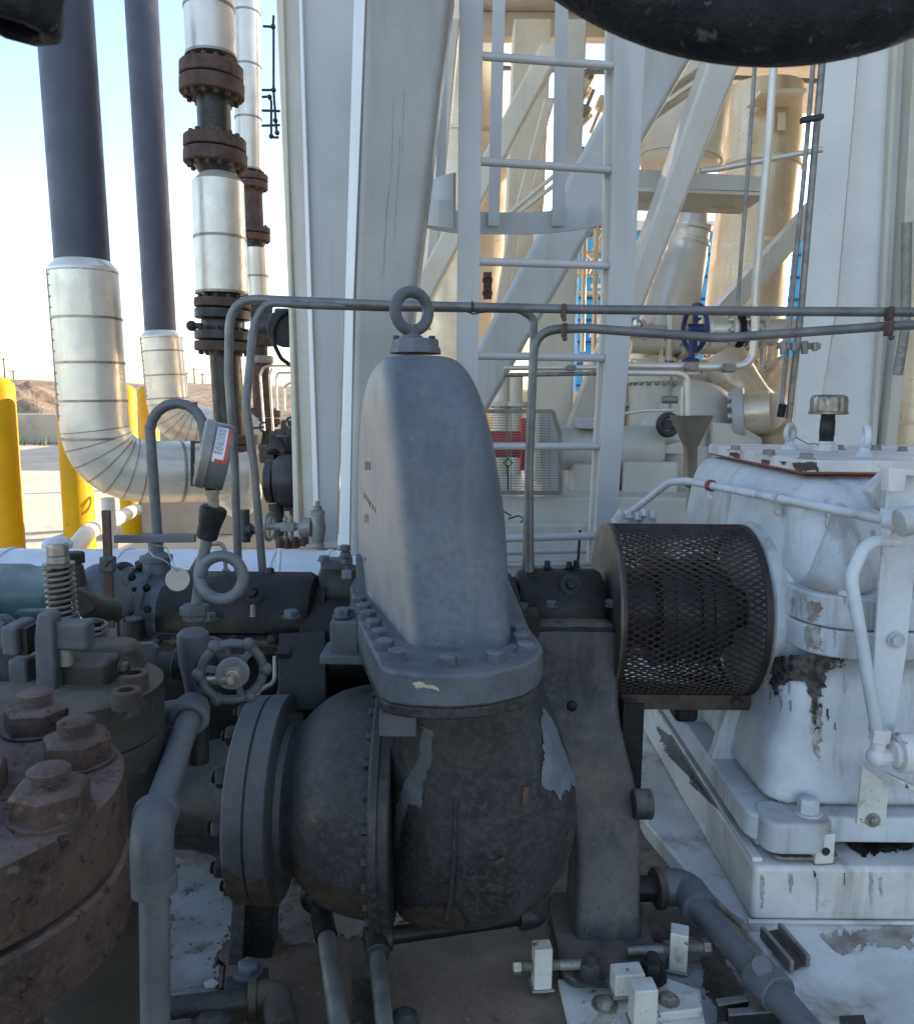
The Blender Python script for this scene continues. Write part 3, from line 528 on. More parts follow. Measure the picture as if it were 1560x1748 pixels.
pp('web', [(1479, -60), (1571, -60), (1538, 525), (1512, 780), (1490, 1000), (1386, 1000), (1406, 665), (1429, 525)], 4.06, .02, 'whiteb', t)
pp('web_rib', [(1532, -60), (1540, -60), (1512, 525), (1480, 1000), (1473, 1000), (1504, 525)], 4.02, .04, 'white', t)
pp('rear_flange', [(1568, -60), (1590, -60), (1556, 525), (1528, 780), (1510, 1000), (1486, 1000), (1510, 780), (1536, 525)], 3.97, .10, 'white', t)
# posts in the frame
def post(lab, pts, Y, d, mat, nm='steel_post'):
    ps = [W(x, y, Y) for x, y in pts]; m = MB(); m.prism(ps, (0, d, 0)); build(m, nm, M[mat], bev=.012, label=lab, cat='post', group='upright posts in the white frame')
post('beige upright duct-like post between the two cage straps at the top', [(878, 30), (942, 30), (930, 330), (915, 500), (860, 500), (868, 300)], 6.6, .3, 'cream')
post('narrow upright post just right of the middle cage strap', [(968, 30), (1002, 30), (992, 300), (985, 500), (955, 500), (962, 300)], 5.6, .2, 'white')
post('thick cream post behind the steel conduit, above the cage guard', [(917, 380), (990, 380), (981, 560), (975, 820), (912, 820), (914, 560)], 5.0, .25, 'cream')
post('pale post left of the ladder stringer, behind the leaning leg', [(768, 30), (785, 30), (735, 560), (716, 560)], 5.8, .2, 'white')
# overhead deck
sb = thing('added_sun_blocker', 'tall unseen block added right of the machines to keep low sun off them', 'building', (8, 3, 0))  # unseen, added only to shade the foreground from the sun
m = MB(); m.bb(5.3, 12, -3, 8.0, 0, 5.2); build(m, 'wall', M['cream'], sb); m = MB(); m.bb(5.2, 12.1, -3.1, 8.1, 5.202, 5.4); build(m, 'blocker_top', M['white'], sb)  # wall and top of the added unseen sun blocker
dk = thing('overhead_deck', 'pale steel deck overhead, its underside at the top edge of the photo', 'deck', (0, 8, 5.0))
m = MB(); m.bb(-.02, 7.5, 2.2, 8.0, 5.12, 5.24); build(m, 'deck_plate', M['cool'], dk)
m = MB(); m.bb(2.3, 7.5, 8.0, 9.9, 4.95, 5.07); build(m, 'rear_deck_plate', M['cream'], dk)
m = MB(); m.bb(-.02, 7.5, 7.86, 8.0, 4.9, 5.118); build(m, 'edge_beam', M['white'], dk, bev=.01)
for y in (4.6, 6.3):
    m = MB(); m.bb(0, 7.4, y, y+.14, 4.93, 5.118); build(m, 'joist', M['white'], dk, bev=.006)
m = MB(); m.cyl((.3, 7.4, 4.45), (3.2, 7.4, 4.36), .02, n=12); build(m, 'conduit', M['galv'], dk)

# ================================================ vessels and process equipment behind
def vessel(name, lab, pts, Y, mat, cat='vessel', rings=(), n=44):
    ps = [W(x, y, Y) for x, y, r in pts]; rr = [PX(r, q) for (x, y, r), q in zip(pts, ps)]; b = V(ps[-1])
    t = thing(name, lab, cat, b); m = MB(); m.tube(ps, rr, n); build(m, 'shell', M[mat], t)
    for (x, y, r) in rings:
        q = W(x, y, Y); d = (ps[-1]-ps[0]).normalized(); m = MB(); R1 = PX(r, q); m.lathe(q-d*.015, d, [(0, R1-.02), (0, R1), (.03, R1), (.03, R1-.02)], n, False, True); build(m, 'stiffener_ring', M[mat], t)
    return t
v = vessel('tall_vessel', 'tall mottled tan vessel right of the bright diagonal brace', [(1303, 152, 64), (1297, 285, 65), (1272, 520, 66), (1262, 640, 60), (1252, 720, 40)], 7.0, 'vessel', rings=((1297, 285, 69), (1284, 420, 67)))
m = MB(); m.bar(W(1285, 168, 6.5), W(1362, 166, 6.5), .3, .03); build(m, 'top_ledge', M['cream'], v)
for (x0, y0, x1, y1) in ((1328, 190, 1342, 222),):
    pp('name_frame', [(x0, y0), (x1, y0), (x1-1, y1), (x0-1, y1)], 6.62, .01, 'vessel', v)
vessel('hopper_tank', 'beige tank bottom partly hidden behind the bright diagonal brace', [(1185, 90, 72), (1170, 170, 72), (1160, 270, 70), (1159, 284, 64)], 6.0, 'cream', cat='tank', rings=((1160, 270, 72),))
v = vessel('slanted_exhaust_pipe', 'slanting metal exhaust pipe with chromed clamp rings between brace and vessel', [(1188, 325, 21), (1184, 352, 22), (1181, 384, 27), (1181, 386, 35), (1180, 392, 35), (1179, 395, 32), (1177, 408, 32), (1176, 410, 36), (1175, 416, 36), (1174, 419, 34), (1171, 436, 36), (1168, 441, 38), (1152, 500, 44), (1128, 577, 44), (1118, 620, 42)], 5.6, 'steel', cat='pipe')
vessel('tan_vessel', 'warm tan vessel showing between the leaning leg and the left ladder stringer', [(800, -60, 100), (795, 300, 102), (785, 520, 100), (778, 760, 98)], 9.0, 'vessel', rings=((795, 250, 104),))
vessel('tan_vessel', 'tan vessel glimpsed right of the big column at the right edge', [(1580, 300, 40), (1560, 640, 42), (1545, 780, 42)], 5.6, 'vessel', rings=((1556, 690, 45), (1552, 720, 45)))
vessel('narrow_vessel', 'narrow vessel far behind between two upright posts', [(905, 200, 40), (875, 480, 40), (868, 600, 38)], 10.0, 'vessel')
# vertical tubes
tg = 'upright steel tubes before the far right column'
def tubeT(lab, pts, r, mat, Y=3.4, nm='steel_tube', grp=tg, rad=.08, clamp=()):
    ps = [W(q[0], q[1], q[2] if len(q) > 2 else Y) for q in pts]; t = thing(nm, lab, 'tube', ps[-1], grp)
    m = MB(); m.tube(fillet(ps, rad, 8), r, 14); build(m, 'tube', M[mat], t)
    for c in clamp:
        q = W(*c); m = MB(); m.box(q, (r*3.2, r*2.8, r*2.2)); build(m, 'clamp', M['galv'], t, bev=r*.3)
        bolt(t, M['galv'], q+V((-r*1.8, -r*1.7, 0)), (0, -1, 0), r*.7, r*.6, wash=0)
    return t
tubeT('leftmost and thinnest upright tube, in front of the tan vessel', [(1298, -40), (1276, 300), (1258, 528)], .0085, 'galv')
tubeT('thickest bright upright tube, in front of the tan vessel', [(1330, -40), (1312, 240), (1290, 480), (1288, 520)], .016, 'steel')
tubeT('thin upright tube third from the left, ending in a black tip', [(1400, -40), (1372, 300), (1350, 525), (1333, 700)], .0095, 'galv')
tubeT('rightmost upright tube, next to the big pale column', [(1416, -40), (1390, 260), (1368, 520), (1346, 716)], .014, 'galv')
tubeT('sloping tube running across the uprights towards the big column', [(1195, 291, 3.9), (1225, 288, 3.9), (1405, 254, 3.7)], .013, 'steel', grp=None)
tubeT('grey tube at the right edge, beyond the big column', [(1548, 380), (1545, 560), (1532, 640)], .022, 'galv', 3.7, grp=None)
m = MB(); m.cyl(W(1336, 690, 3.4), W(1332, 712, 3.4), .016); build(m, 'tube_tip', M['rubber'], label='black fitting at the foot of the third upright tube', cat='fitting')
t = thing('tube_clamp', 'dark clamp bar joining the two right upright tubes', 'clamp', W(1385, 212, 3.35)); m = MB(); m.bar(W(1367, 205, 3.35), W(1404, 199, 3.35), .03, .02); build(m, 'bar', M['darkmach'], t, bev=.003); bolt(t, M['darkmach'], W(1370, 204, 3.33), (0, -1, 0), .008, .008)
for (x, y, l) in ((1349, 590, 'small brass-handled valve on the right upright tubes'), (1385, 590, 'grey clamp on the edge of the big pale column')):
    t = thing('instrument_valve', l, 'valve', W(x, y, 3.3)); m = MB(); m.bar(W(x-22, y, 3.3), W(x+14, y+1, 3.3), .03, .025); m.cyl(W(x-12, y-8, 3.28), W(x-12, y+14, 3.28), .014); m.cyl(W(x+6, y-6, 3.28), W(x+6, y+9, 3.28), .012); build(m, 'body', M['galv'], t, bev=.003)
# twin beige conduits rising diagonally behind the brace
for k, (a, b) in enumerate((((1125, 168), (1250, 82)), ((1110, 202), (1270, 92)))):
    tubeT(['upper of two beige pipes rising behind the bright brace', 'lower of two beige pipes rising behind the bright brace'][k], [(*a, 4.6), (*b, 4.6), (b[0]+60, b[1]-45, 4.6)], .021, 'cream', grp='beige sloping pipes')
for k, (a, b) in enumerate((((860, 372), (945, 300)), ((875, 372), (950, 312)))):
    tubeT(['upper of two thin pipes climbing behind the ladder rungs', 'lower of two thin pipes climbing behind the ladder rungs'][k], [(*a, 5.0), (*b, 5.0)], .013, 'cream', grp='thin sloping pipes')
# stainless piping with funnel
Y = 3.3
tubeT('stainless pipe running level then bending up behind the conduits', [(1065, 624), (1240, 627), (1283, 621), (1289, 560), (1289, 520)], .016, 'steel', Y, 'stainless_pipe', None, .06, clamp=((1179, 626, Y-.01), (1243, 628, Y-.01)))
tubeT('thin pipe bending down into the metal funnel', [(1065, 636), (1155, 637), (1172, 642), (1173, 712)], .0125, 'steel', 3.2, 'drain_pipe', None, .04)
tubeT('second thin drain pipe beside the funnel inlet', [(1165, 660), (1163, 712)], .006, 'steel', 3.2, 'drain_pipe', None, .04)
tubeT('thin level tube left of the funnel', [(1062, 706), (1100, 701), (1150, 700)], .006, 'steel', 3.2, 'thin_tube', None, .04)
tubeT('upper of two rusty-clamped pipes behind the ladder', [(860, 628, 3.6), (1030, 627, 3.6)], .012, 'steel', nm='level_pipe', grp='level pipes behind the ladder', clamp=((975, 628, 3.58),))
tubeT('lower of two rusty-clamped pipes behind the ladder', [(860, 640, 3.6), (1030, 637, 3.6)], .010, 'galv', nm='level_pipe', grp='level pipes behind the ladder')
t = thing('drain_funnel', 'dull metal drain funnel on a stem in front of the white blower', 'funnel', W(1175, 850, 3.15))
q = W(1181, 709, 3.15); z = lambda y: W(1181, y, 3.15).z-q.z
m = MB(); m.lathe(q, (-.02, 0, 1), [(z(900), .012), (z(832), .012), (z(828), .026), (z(764), .027), (z(758), .034), (z(712), .084), (0, .087), (0, .082), (z(714), .079), (z(758), .03)], 40); build(m, 'cone', M['funnel'], t)
# flanged line with butterfly valve
t = thing('flanged_line', 'bright flanged pipe line with a black valve ring and dark blue handwheel', 'pipe', W(1270, 620, 4.5))
Y = 4.5
m = MB(); m.cyl(W(1196, 563, Y), W(1420, 560, Y), PX(17, W(1250, 560, Y)), n=32); build(m, 'pipe', M['steel'], t)
for x, mt in ((1207, 'steel'), (1248, 'steel'), (1262, 'rubber'), (1276, 'steel'), (1300, 'steel')):
    m = MB(); a = W(x-3.5, 564, Y); b = W(x+3.5, 564, Y); m.cyl(a, b, PX(29, a), n=36); build(m, 'flange', M[mt], t, bev=.004)
    if mt == 'steel': bolts(t, M['steel'], W(x-3.6, 564, Y), (-1, 0, 0), PX(23, a), 8, .010, .02, wash=0)
m = MB(); m.torus(W(1186, 560, 4.3), (1, .25, 0), .12, .014, 30, 8); m.bar(W(1186, 525, 4.3), W(1186, 598, 4.3), .02, .02, up=(1, 0, 0)); m.cyl(W(1172, 562, 4.3), W(1200, 562, 4.3), .03); build(m, 'handwheel', M['blue'], t)
m = MB(); m.lathe(W(1179, 617, 4.25), (0, 0, 1), [(0, .05), (.012, .045), (.02, .02), (.06, .012), (.12, .02)], 20); build(m, 'stem_guide', M['blue'], t)
# white blower
Y = 4.6
t = thing('white_blower', 'big round white blower casing behind the drain funnel', 'blower', W(1190, 950, Y))
ax = V((.32, -1, .05)).normalized(); c = W(1178, 748, Y)
m = MB(); r0 = PX(98, c); m.lathe(c+ax*(-.22), ax, [(0, r0*.5), (.02, r0*.8), (.08, r0*.97), (.14, r0), (.24, r0), (.30, r0*.97), (.36, r0*.78), (.38, r0*.5), (.40, r0*.3)], 56); build(m, 'volute', M['white'], t)
m = MB(); a = W(1112, 640, Y); b = W(1112, 775, Y); m.cyl(a, b, PX(37, a), n=40); build(m, 'inlet_drum', M['white'], t)
m = MB(); b = W(1112, 652, Y); m.cyl(a, b, PX(42, a), n=40); build(m, 'drum_flange', M['white'], t, bev=.004)
bolts(t, M['zinc'], b, (0, 0, -1), PX(39, a), 18, .012, .02, wash=0)
ax2 = V((1, -.42, .12)).normalized(); c2_ = W(1262, 708, 4.45); m = MB(); m.cyl(c2_-ax2*.03, c2_+ax2*.03, PX(46, c2_), n=40); build(m, 'outlet_flange', M['cool'], t, bev=.005)
bolts(t, M['white'], c2_-ax2*.03, -ax2, PX(38, c2_), 14, .014, .02)
m = MB(); m.tube([c2_, c2_+ax2*.16], PX(36, c2_), 36); build(m, 'outlet_ring', M['vessel'], t)
m = MB(); m.tube(fillet([c2_+ax2*.14, W(1318, 716, 4.5), W(1322, 840, 4.6)], .12, 8), PX(34, c2_), 36); build(m, 'outlet_elbow', M['vessel'], t)
pp('panel', [(1215, 720), (1262, 724), (1302, 748), (1302, 900), (1215, 900)], 4.35, .05, 'white', t, bev=.01)
pp('panel', [(1136, 765), (1240, 760), (1240, 900), (1125, 900)], 4.40, .2, 'white', t, bev=.012)
pp('panel', [(1128, 762), (1165, 752), (1165, 775), (1118, 775)], 4.3, .3, 'white', t, bev=.006)
m = MB(); m.torus(W(1140, 725, 4.2), (.2, -1, 0), .05, .018, 28, 10); m.cyl(W(1140, 725, 4.2), W(1140, 725, 4.3), .03); build(m, 'shaft_seal', M['darkmach'], t)
m = MB(); m.bar(W(1146, 640, 4.2), W(1143, 702, 4.2), .012, .012); m.cyl(W(1130, 682, 4.2), W(1156, 682, 4.2), .02); build(m, 'instrument_stem', M['galv'], t)
# motor and boxes
t = thing('white_motor', 'white cylindrical motor seen either side of the right ladder stringer', 'motor', W(1020, 850, 4.4))
m = MB(); m.cyl(W(950, 765, 4.4), W(1128, 765, 4.4), PX(38, W(1020, 765, 4.4)), n=40); build(m, 'body', M['white'], t, bev=.02)
m = MB(); m.box(W(1005, 722, 4.35), (.14, .2, .06)); build(m, 'terminal_box', M['cool'], t, bev=.008)
m = MB(); m.box(W(1010, 822, 4.4), (.26, .3, .22)); build(m, 'foot', M['white'], t, bev=.02)
m = MB(); m.box(W(1098, 830, 4.4), (.3, .34, .3)); build(m, 'foot', M['white'], t, bev=.02)
t = thing('coupling_cage', 'louvred wire cage around a red shaft cover, seen through the ladder', 'guard', W(895, 840, 3.9))
Y = 3.9
m = MB(); nb = 30
for i in range(nb):
    y = 704+i*4.5; xr = 946 if y < 716 else 954; m.bar(W(826, y, Y), W(xr, y, Y), .004, .003)
for x in (866, 872, 905, 938): m.bar(W(x, 702, Y-.003), W(x, 836, Y-.003), .003, .004, up=(1, 0, 0))
build(m, 'wire_panel', M['galv'], t)
m = MB(); 
for a, b in (((826, 702), (944, 702)), ((944, 702), (956, 742)), ((956, 742), (956, 842)), ((826, 840), (956, 842))): m.bar(W(*a, Y+.01), W(*b, Y+.01), .02, .02, up=(0, 1, 0))
build(m, 'frame', M['galv'], t, bev=.003)
pp('side_plate', [(920, 706), (943, 706), (955, 744), (955, 838), (925, 838)], Y+.2, .01, 'cool', t)
m = MB(); m.torus(W(867, 790, Y-.02), (0, 1, 0), .022, .004, 4, 6); m.cyl(W(867, 795, Y-.02), W(867, 836, Y-.02), .004); build(m, 'handle', M['darkmach'], t)
m = MB(); a = W(826, 758, 4.15); m.cyl(a, W(894, 758, 4.15), PX(22, a), n=32); m.cyl(W(886, 758, 4.15), W(900, 758, 4.15), PX(44, a), n=36); build(m, 'shaft_cover', M['red'], t, bev=.01)
# white skid behind the ladder
t = thing('white_skid', 'long white equipment skid with ledges behind the ladder foot', 'skid', W(950, 1000, 4.2))
Y = 3.95
a = W(840, 846, Y); b = W(1240, 856, Y)
m = MB(); m.bb(a.x-.3, b.x+.5, Y, 5.4, W(900, 960, Y).z-.8, a.z-.004); build(m, 'skid_box', M['white'], t, bev=.01)
m = MB(); z0 = W(900, 890, Y).z; m.bb(a.x-.3, b.x+.5, Y-.10, Y-.002, z0-.30, z0); build(m, 'ledge', M['white'], t, bev=.006)
m = MB(); z0 = W(900, 930, Y).z; m.bb(a.x-.3, b.x+.5, Y-.2, Y-.102, z0-.5, z0-.04); build(m, 'ledge', M['cool'], t, bev=.006)
for y in (944, 966):
    m = MB(); m.cyl(W(820, y, 3.6), W(1020, y-4, 3.6), .012, n=12); build(m, 'handrail', M['cool'], t)
m = MB(); m.bar(W(990, 905, 3.55), W(985, 985, 3.55), .02, .01); build(m, 'rack', M['rustdk'], t)
m = MB(); m.tube([W(x, y, 3.6) for x, y in ((858, 872), (872, 880), (868, 886), (885, 880), (895, 886), (888, 892))], .004, 6); build(m, 'loose_wire', M['darkmach'], t)
# dense process piping behind the blower
mf = thing('pipe_manifold', 'crowded cream and bare-metal pipework above the white blower', 'pipework', W(1200, 640, 5.3))
random.seed(11)
for k in range(22):
    x = random.uniform(1075, 1350); y = random.uniform(560, 690); Yk = random.uniform(5.0, 6.4); a = W(x, y, Yk); hz = random.random() < .55; L_ = random.uniform(.25, .8); m = MB(); r_ = random.choice((.018, .025, .04, .055)); d = V((1, 0, 0)) if hz else V((0, 0, 1)); mt = M[random.choice(['cream', 'steel', 'white', 'vessel'])]
    m.cyl(a-d*L_/2, a+d*L_/2, r_, n=16); pi = build(m, 'pipe', mt, mf)
    if r_ > .02:
        m = MB(); m.cyl(a-d*.012, a+d*.012, r_*1.7, n=20); f_ = build(m, 'flange', mt, mf); bolts(f_, M['zinc'], a-d*.012, -d, r_*1.4, 8, .009, .012, wash=0)
    if random.random() < .4:
        m = MB(); m.box(a+V((.0, -.05, .08)), (.09, .07, .06)); m.cyl(a+V((0, -.05, .1)), a+V((0, -.05, .2)), .012); build(m, 'valve_top', M[random.choice(['galv', 'blue', 'cream'])], mf, bev=.006)
m = MB(); m.tube(fillet([W(1235, 612, 5.2), W(1262, 660, 5.1), W(1290, 700, 5.1), W(1340, 640, 5.6)], .3, 8), .14, 28); build(m, 'swept_duct', M['vessel'], mf)
m = MB(); m.cyl(W(1010, 690, 5.4), W(1300, 690, 5.4), .20, n=36); build(m, 'header_pipe', M['white'], mf)
for x in (855, 880, 1085, 1240):
    m = MB(); a = W(x, 640, 5.2); m.cyl(a, a+V((0, 0, -.9)), .05, n=20); build(m, 'riser_pipe', M['cream'], mf)
    m = MB(); m.cyl(a+V((0, 0, -.2)), a+V((0, 0, -.17)), .09, n=24); f_ = build(m, 'flange', M['white'], mf); bolts(f_, M['zinc'], a+V((0, 0, -.2)), (0, 0, -1), .075, 8, .009, .012, wash=0)
# enclosure and blue building far behind
t = thing('cream_enclosure', 'cream equipment enclosure wall far behind the ladder and blower', 'building', W(1000, 860, 8.8))
m = MB(); a = W(830, 650, 8.8); b = W(1420, 650, 8.8); m.bb(a.x, b.x, 8.8, 10.5, 0, W(900, 668, 8.8).z); build(m, 'wall', M['cream'], t)
for k in range(8):
    m = MB(); x = a.x+.3+k*(b.x-a.x)/8; m.bb(x, x+.06, 8.77, 8.798, 0, 1.5); build(m, 'rib', M['white'], t)
for k, (x, h, r) in enumerate(((868, 690, 18), (1008, 610, 12), (1345, 640, 30))):
    c = W(x, h, 7.6); e = V(c); e.z = .3; m = MB(); m.cyl(e, c, PX(r, c), n=30); build(m, 'drum', M['cream'], label=['cream drum behind the red shaft cover', 'slim cream drum behind the short leaning brace', 'cream drum under the flanged line at right'][k], cat='drum')
t = thing('blue_building', 'bright blue clad building far behind the white steel frame', 'building', (10, 26, 0))
m = MB(); a = W(985, 600, 26); b = W(1425, 600, 26); zt = W(1000, 395, 26).z; m.bb(a.x, b.x, 26, 40, 0, zt); build(m, 'wall', M['bluewall'], t)
for k in range(9):
    m = MB(); z = zt*(k+1)/10; m.bb(a.x-.02, b.x+.02, 25.92, 25.99, z, z+.06); build(m, 'cladding_joint', M['blue'], t)
m = MB(); m.bb(a.x-.3, b.x+.3, 25.7, 40, zt, zt+.3); build(m, 'roof_edge', M['white'], t)
for k in range(6):
    m = MB(); x = a.x+.4+k*1.3; m.bb(x, x+.09, 25.6, 25.7, 0, zt*.95); build(m, 'stair_post', M['cream'], t)
for k in range(6):
    m = MB(); z = zt*(.3+.11*k); m.bb(a.x+.3, a.x+3.2, 25.5, 25.58, z, z+.12); build(m, 'stair_rail', M['cream'], t)
# cluttered pipework behind upper right of the ladder
t = thing('pipe_rack', 'tan valves and crossing small pipes glimpsed between ladder and wide brace', 'pipework', W(1010, 520, 7.0))
random.seed(3)
for k in range(16):
    x = random.uniform(985, 1040); y = random.uniform(130, 540) if k > 5 else random.uniform(130, 240); a = W(x, y, 7.2+random.random()*.3); m = MB()
    d = random.choice([V((1, 0, 0)), V((0, 0, 1)), V((.7, 0, .7)), V((.4, 0, 1))])*random.uniform(.12, .5); m.cyl(a-d/2, a+d/2, random.uniform(.015, .035), n=12)
    if random.random() < .5: m.cyl(a-d*.1, a+d*.1, .055, n=16)
    build(m, 'small_pipe', M[random.choice(['vessel', 'galv', 'steel'])], t)
for x0, y0, y1 in ((998, 400, 600), (1018, 390, 600), (1032, 300, 600)):
    m = MB(); m.cyl(W(x0, y0, 7), W(x0-4, y1, 7), .022, n=12); build(m, 'upright_pipe', M['vessel'], t)
for y in (430, 470, 500):
    m = MB(); m.cyl(W(985, y, 7.1), W(1045, y, 7.1), .016, n=12); build(m, 'cross_pipe', M['steel'], t)
m = MB(); m.bar(W(832, 465, 5), W(832, 510, 5), .05, .05); m.torus(W(832, 478, 4.95), (0, 1, 0), .025, .008, 16, 6); m.torus(W(832, 500, 4.95), (0, 1, 0), .025, .008, 16, 6); build(m, 'chain_hook_block', M['rustfl'], label='rusty hook block hanging right of the left ladder stringer', cat='hook')
# ================================================ helpers for the machines
from mathutils.bvhtree import BVHTree
def rring(z, x0, x1, y0, y1, r, n=5, sk=0.0):      # rounded rectangle ring; sk shifts the rear half towards -x
    out = []; cx = [(x1-r, y1-r, 0), (x0+r, y1-r, 90), (x0+r, y0+r, 180), (x1-r, y0+r, 270)]
    for (a, b, st) in cx:
        for k in range(n+1):
            t = R(st+90*k/n); x = a+r*math.cos(t); y = b+r*math.sin(t); out.append(V((x-sk*(y-y0)/(y1-y0), y, z)))
    return out
def sring(z, x0, x1, y0, y1, e, n=40):
    cx, cy, ax, ay = (x0+x1)/2, (y0+y1)/2, (x1-x0)/2, (y1-y0)/2; o = []
    for k in range(n):
        t = 2*PI*k/n; c, s = math.cos(t), math.sin(t)
        o.append(V((cx+ax*math.copysign(abs(c)**(2/e), c), cy+ay*math.copysign(abs(s)**(2/e), s), z)))
    return o
def quadring(z, FL, FR, BR, BL, r, n=5):
    P = [V((p[0], p[1], z)) for p in (FL, FR, BR, BL)]; o = []
    for i in range(4):
        p = P[i]; a = (P[i-1]-p); b = (P[(i+1) % 4]-p); rr = r[i] if isinstance(r, (list, tuple)) else r
        ta = min(rr, a.length*.48); tb = min(rr, b.length*.48); p0 = p+a.normalized()*ta; p1 = p+b.normalized()*tb
        for k in range(n+1): s = k/n; o.append((p0*(1-s)+p*s)*(1-s)+(p*(1-s)+p1*s)*s)
    return o
def inside(x, y, poly):
    c = False; j = len(poly)-1
    for i in range(len(poly)):
        xi, yi = poly[i]; xj, yj = poly[j]
        if (yi > y) != (yj > y) and x < (xj-xi)*(y-yi)/(yj-yi)+xi: c = not c
        j = i
    return c
def decal(target, poly, mat, name, parent, step=2.5, off=.0012, rag=3):
    step = min(step, 1.7)
    """paint that has flaked or run: a thin skin lying on the surface it covers"""
    me = target.data; org = ORG[target.name]
    bv = BVHTree.FromPolygons([v.co+org for v in me.vertices], [tuple(p.vertices) for p in me.polygons])
    x0 = min(p[0] for p in poly); x1 = max(p[0] for p in poly); y0 = min(p[1] for p in poly); y1 = max(p[1] for p in poly)
    nx = int((x1-x0)/step)+2; ny = int((y1-y0)/step)+2; idx = {}; m = MB(); eye = V((0, 0, EYE))
    def g(i, j):
        if (i, j) in idx: return idx[(i, j)]
        x = x0+i*step; y = y0+j*step; h = bv.ray_cast(eye, ray(x, y).normalized()); r_ = None
        if h[0] is not None:
            nn = h[1] if h[1].dot(ray(x, y)) < 0 else -h[1]
            m.v.append(h[0]+nn*off); r_ = (len(m.v)-1, h[3])
        idx[(i, j)] = r_; return r_
    for i in range(nx):
        for j in range(ny):
            x = x0+(i+.5)*step; y = y0+(j+.5)*step; q = noise.noise(V((x*.09, y*.09, 5)))*rag+noise.noise(V((x*.3, y*.3, 5)))*rag*.6
            if inside(x+q, y+q, poly):
                c = [g(i, j), g(i+1, j), g(i+1, j+1), g(i, j+1)]
                if all(c) and max(k[1] for k in c)-min(k[1] for k in c) < .03: m.f.append(tuple(k[0] for k in c))
    if m.f: return build(m, name, mat, parent, sm=60)
def part(par, name, mat, fn, **k):
    m = MB(); fn(m); return build(m, name, M[mat] if isinstance(mat, str) else mat, par, **k)

# ================================================ skid deck and pale base slabs
ZD = .46
t_deck = t = thing('skid_deck', 'grimy steel skid deck under the grey pump casing', 'deck', (-.3, 1.8, 0))
sk_ = part(t, 'deck_plate', 'deck', lambda m: m.bb(-1.7, .75, .9, 3.0, .40, ZD))
part(t, 'side_beam', 'base', lambda m: (m.bb(-1.7, .75, .88, .899, .05, .455)))
part(t, 'underframe', 'darkmach', lambda m: m.bb(-1.6, .7, .95, 2.9, 0, .398))
for pl, mt, nm in (([(300, 1470), (395, 1455), (420, 1500), (390, 1600), (370, 1640), (372, 1700), (340, 1760), (290, 1760), (290, 1500)], 'base', 'worn_pale_patch'), ([(470, 1500), (640, 1555), (700, 1570), (640, 1600), (600, 1600), (480, 1620)], 'base', 'worn_pale_patch'), ([(1100, 1620), (1180, 1600), (1250, 1640), (1300, 1740), (1180, 1760), (1120, 1690)], 'base', 'worn_pale_patch')):
    decal(sk_, pl, M['decklight'] if 'decklight' in M else M.setdefault('decklight', pmat('pale_dusty_deck_paint', (.34, .34, .34), (.20, .185, .165), 7, .35, .14, bump=.25, bs=60, spots=[((.10, .08, .065), 14, .56, .08, .85), ((.03, .025, .02), 45, .68, .03)])), nm, t, 4, .0015, 14)
m = MB(); out = [G(1102, 1404, .5), G(1191, 1508, .5), G(1295, 1611, .5), G(1348, 1700, .5), G(1400, 1800, .5)]; ed = [V((.44, 2.9, .5))]+out+[V((.62, .9, .5)), V((2.6, .9, .5)), V((2.6, 2.9, .5))]
m.prism(ed, (0, 0, -.5)); gs = thing('gear_base', 'stained white welded base under the white gearbox', 'base', (1.2, 1.8, 0))
slab = build(m, 'lower_slab', M['base'], gs, bev=.008)
PY0 = 1.485
ped = part(gs, 'upper_slab', 'base', lambda m: m.bb(.607, 2.4, PY0, 2.75, .502, .622), bev=.012, bseg=3)
part(gs, 'edge_rail', 'base', lambda m: m.bb(.61, .632, PY0+.02, 2.74, .620, .630), bev=.003)
part(gs, 'inner_rail', 'base', lambda m: m.bb(.68, .69, PY0+.3, 2.74, .620, .640), bev=.003)
part(gs, 'weld_bead', 'base', lambda m: m.tube([(.60, 1.48, .504), (.607, PY0-.004, .504), (2.3, PY0-.004, .504)], .005, 6))
for pl in ([(1175, 1300), (1230, 1340), (1290, 1400), (1340, 1440), (1300, 1440), (1240, 1395), (1180, 1340)], [(1430, 1410), (1560, 1400), (1560, 1450), (1470, 1462), (1440, 1440)], [(1120, 1240), (1150, 1260), (1260, 1385), (1230, 1380), (1140, 1290)]):
    decal(ped, pl, M['stain'], 'oil_stain', gs, 1.7, .0012, 9)
for pl in ([(1400, 1600), (1560, 1575), (1560, 1620), (1480, 1612), (1430, 1630)], [(1190, 1500), (1250, 1560), (1290, 1590), (1270, 1590), (1200, 1530)]):
    decal(slab, pl, M.setdefault('brownfilm', pmat('brown_oil_film', (.20, .16, .125), (.36, .33, .29), 18, .35, .1, bump=.1)), 'dirt_film', gs, 3, .0012, 12)

# ================================================ PUMP
AY, AZ = 1.45, .785
pump = thing('grey_pump', 'large worn grey pump casing with a tall tapered hump and lifting eye', 'pump', (-.02, 1.45, ZD))
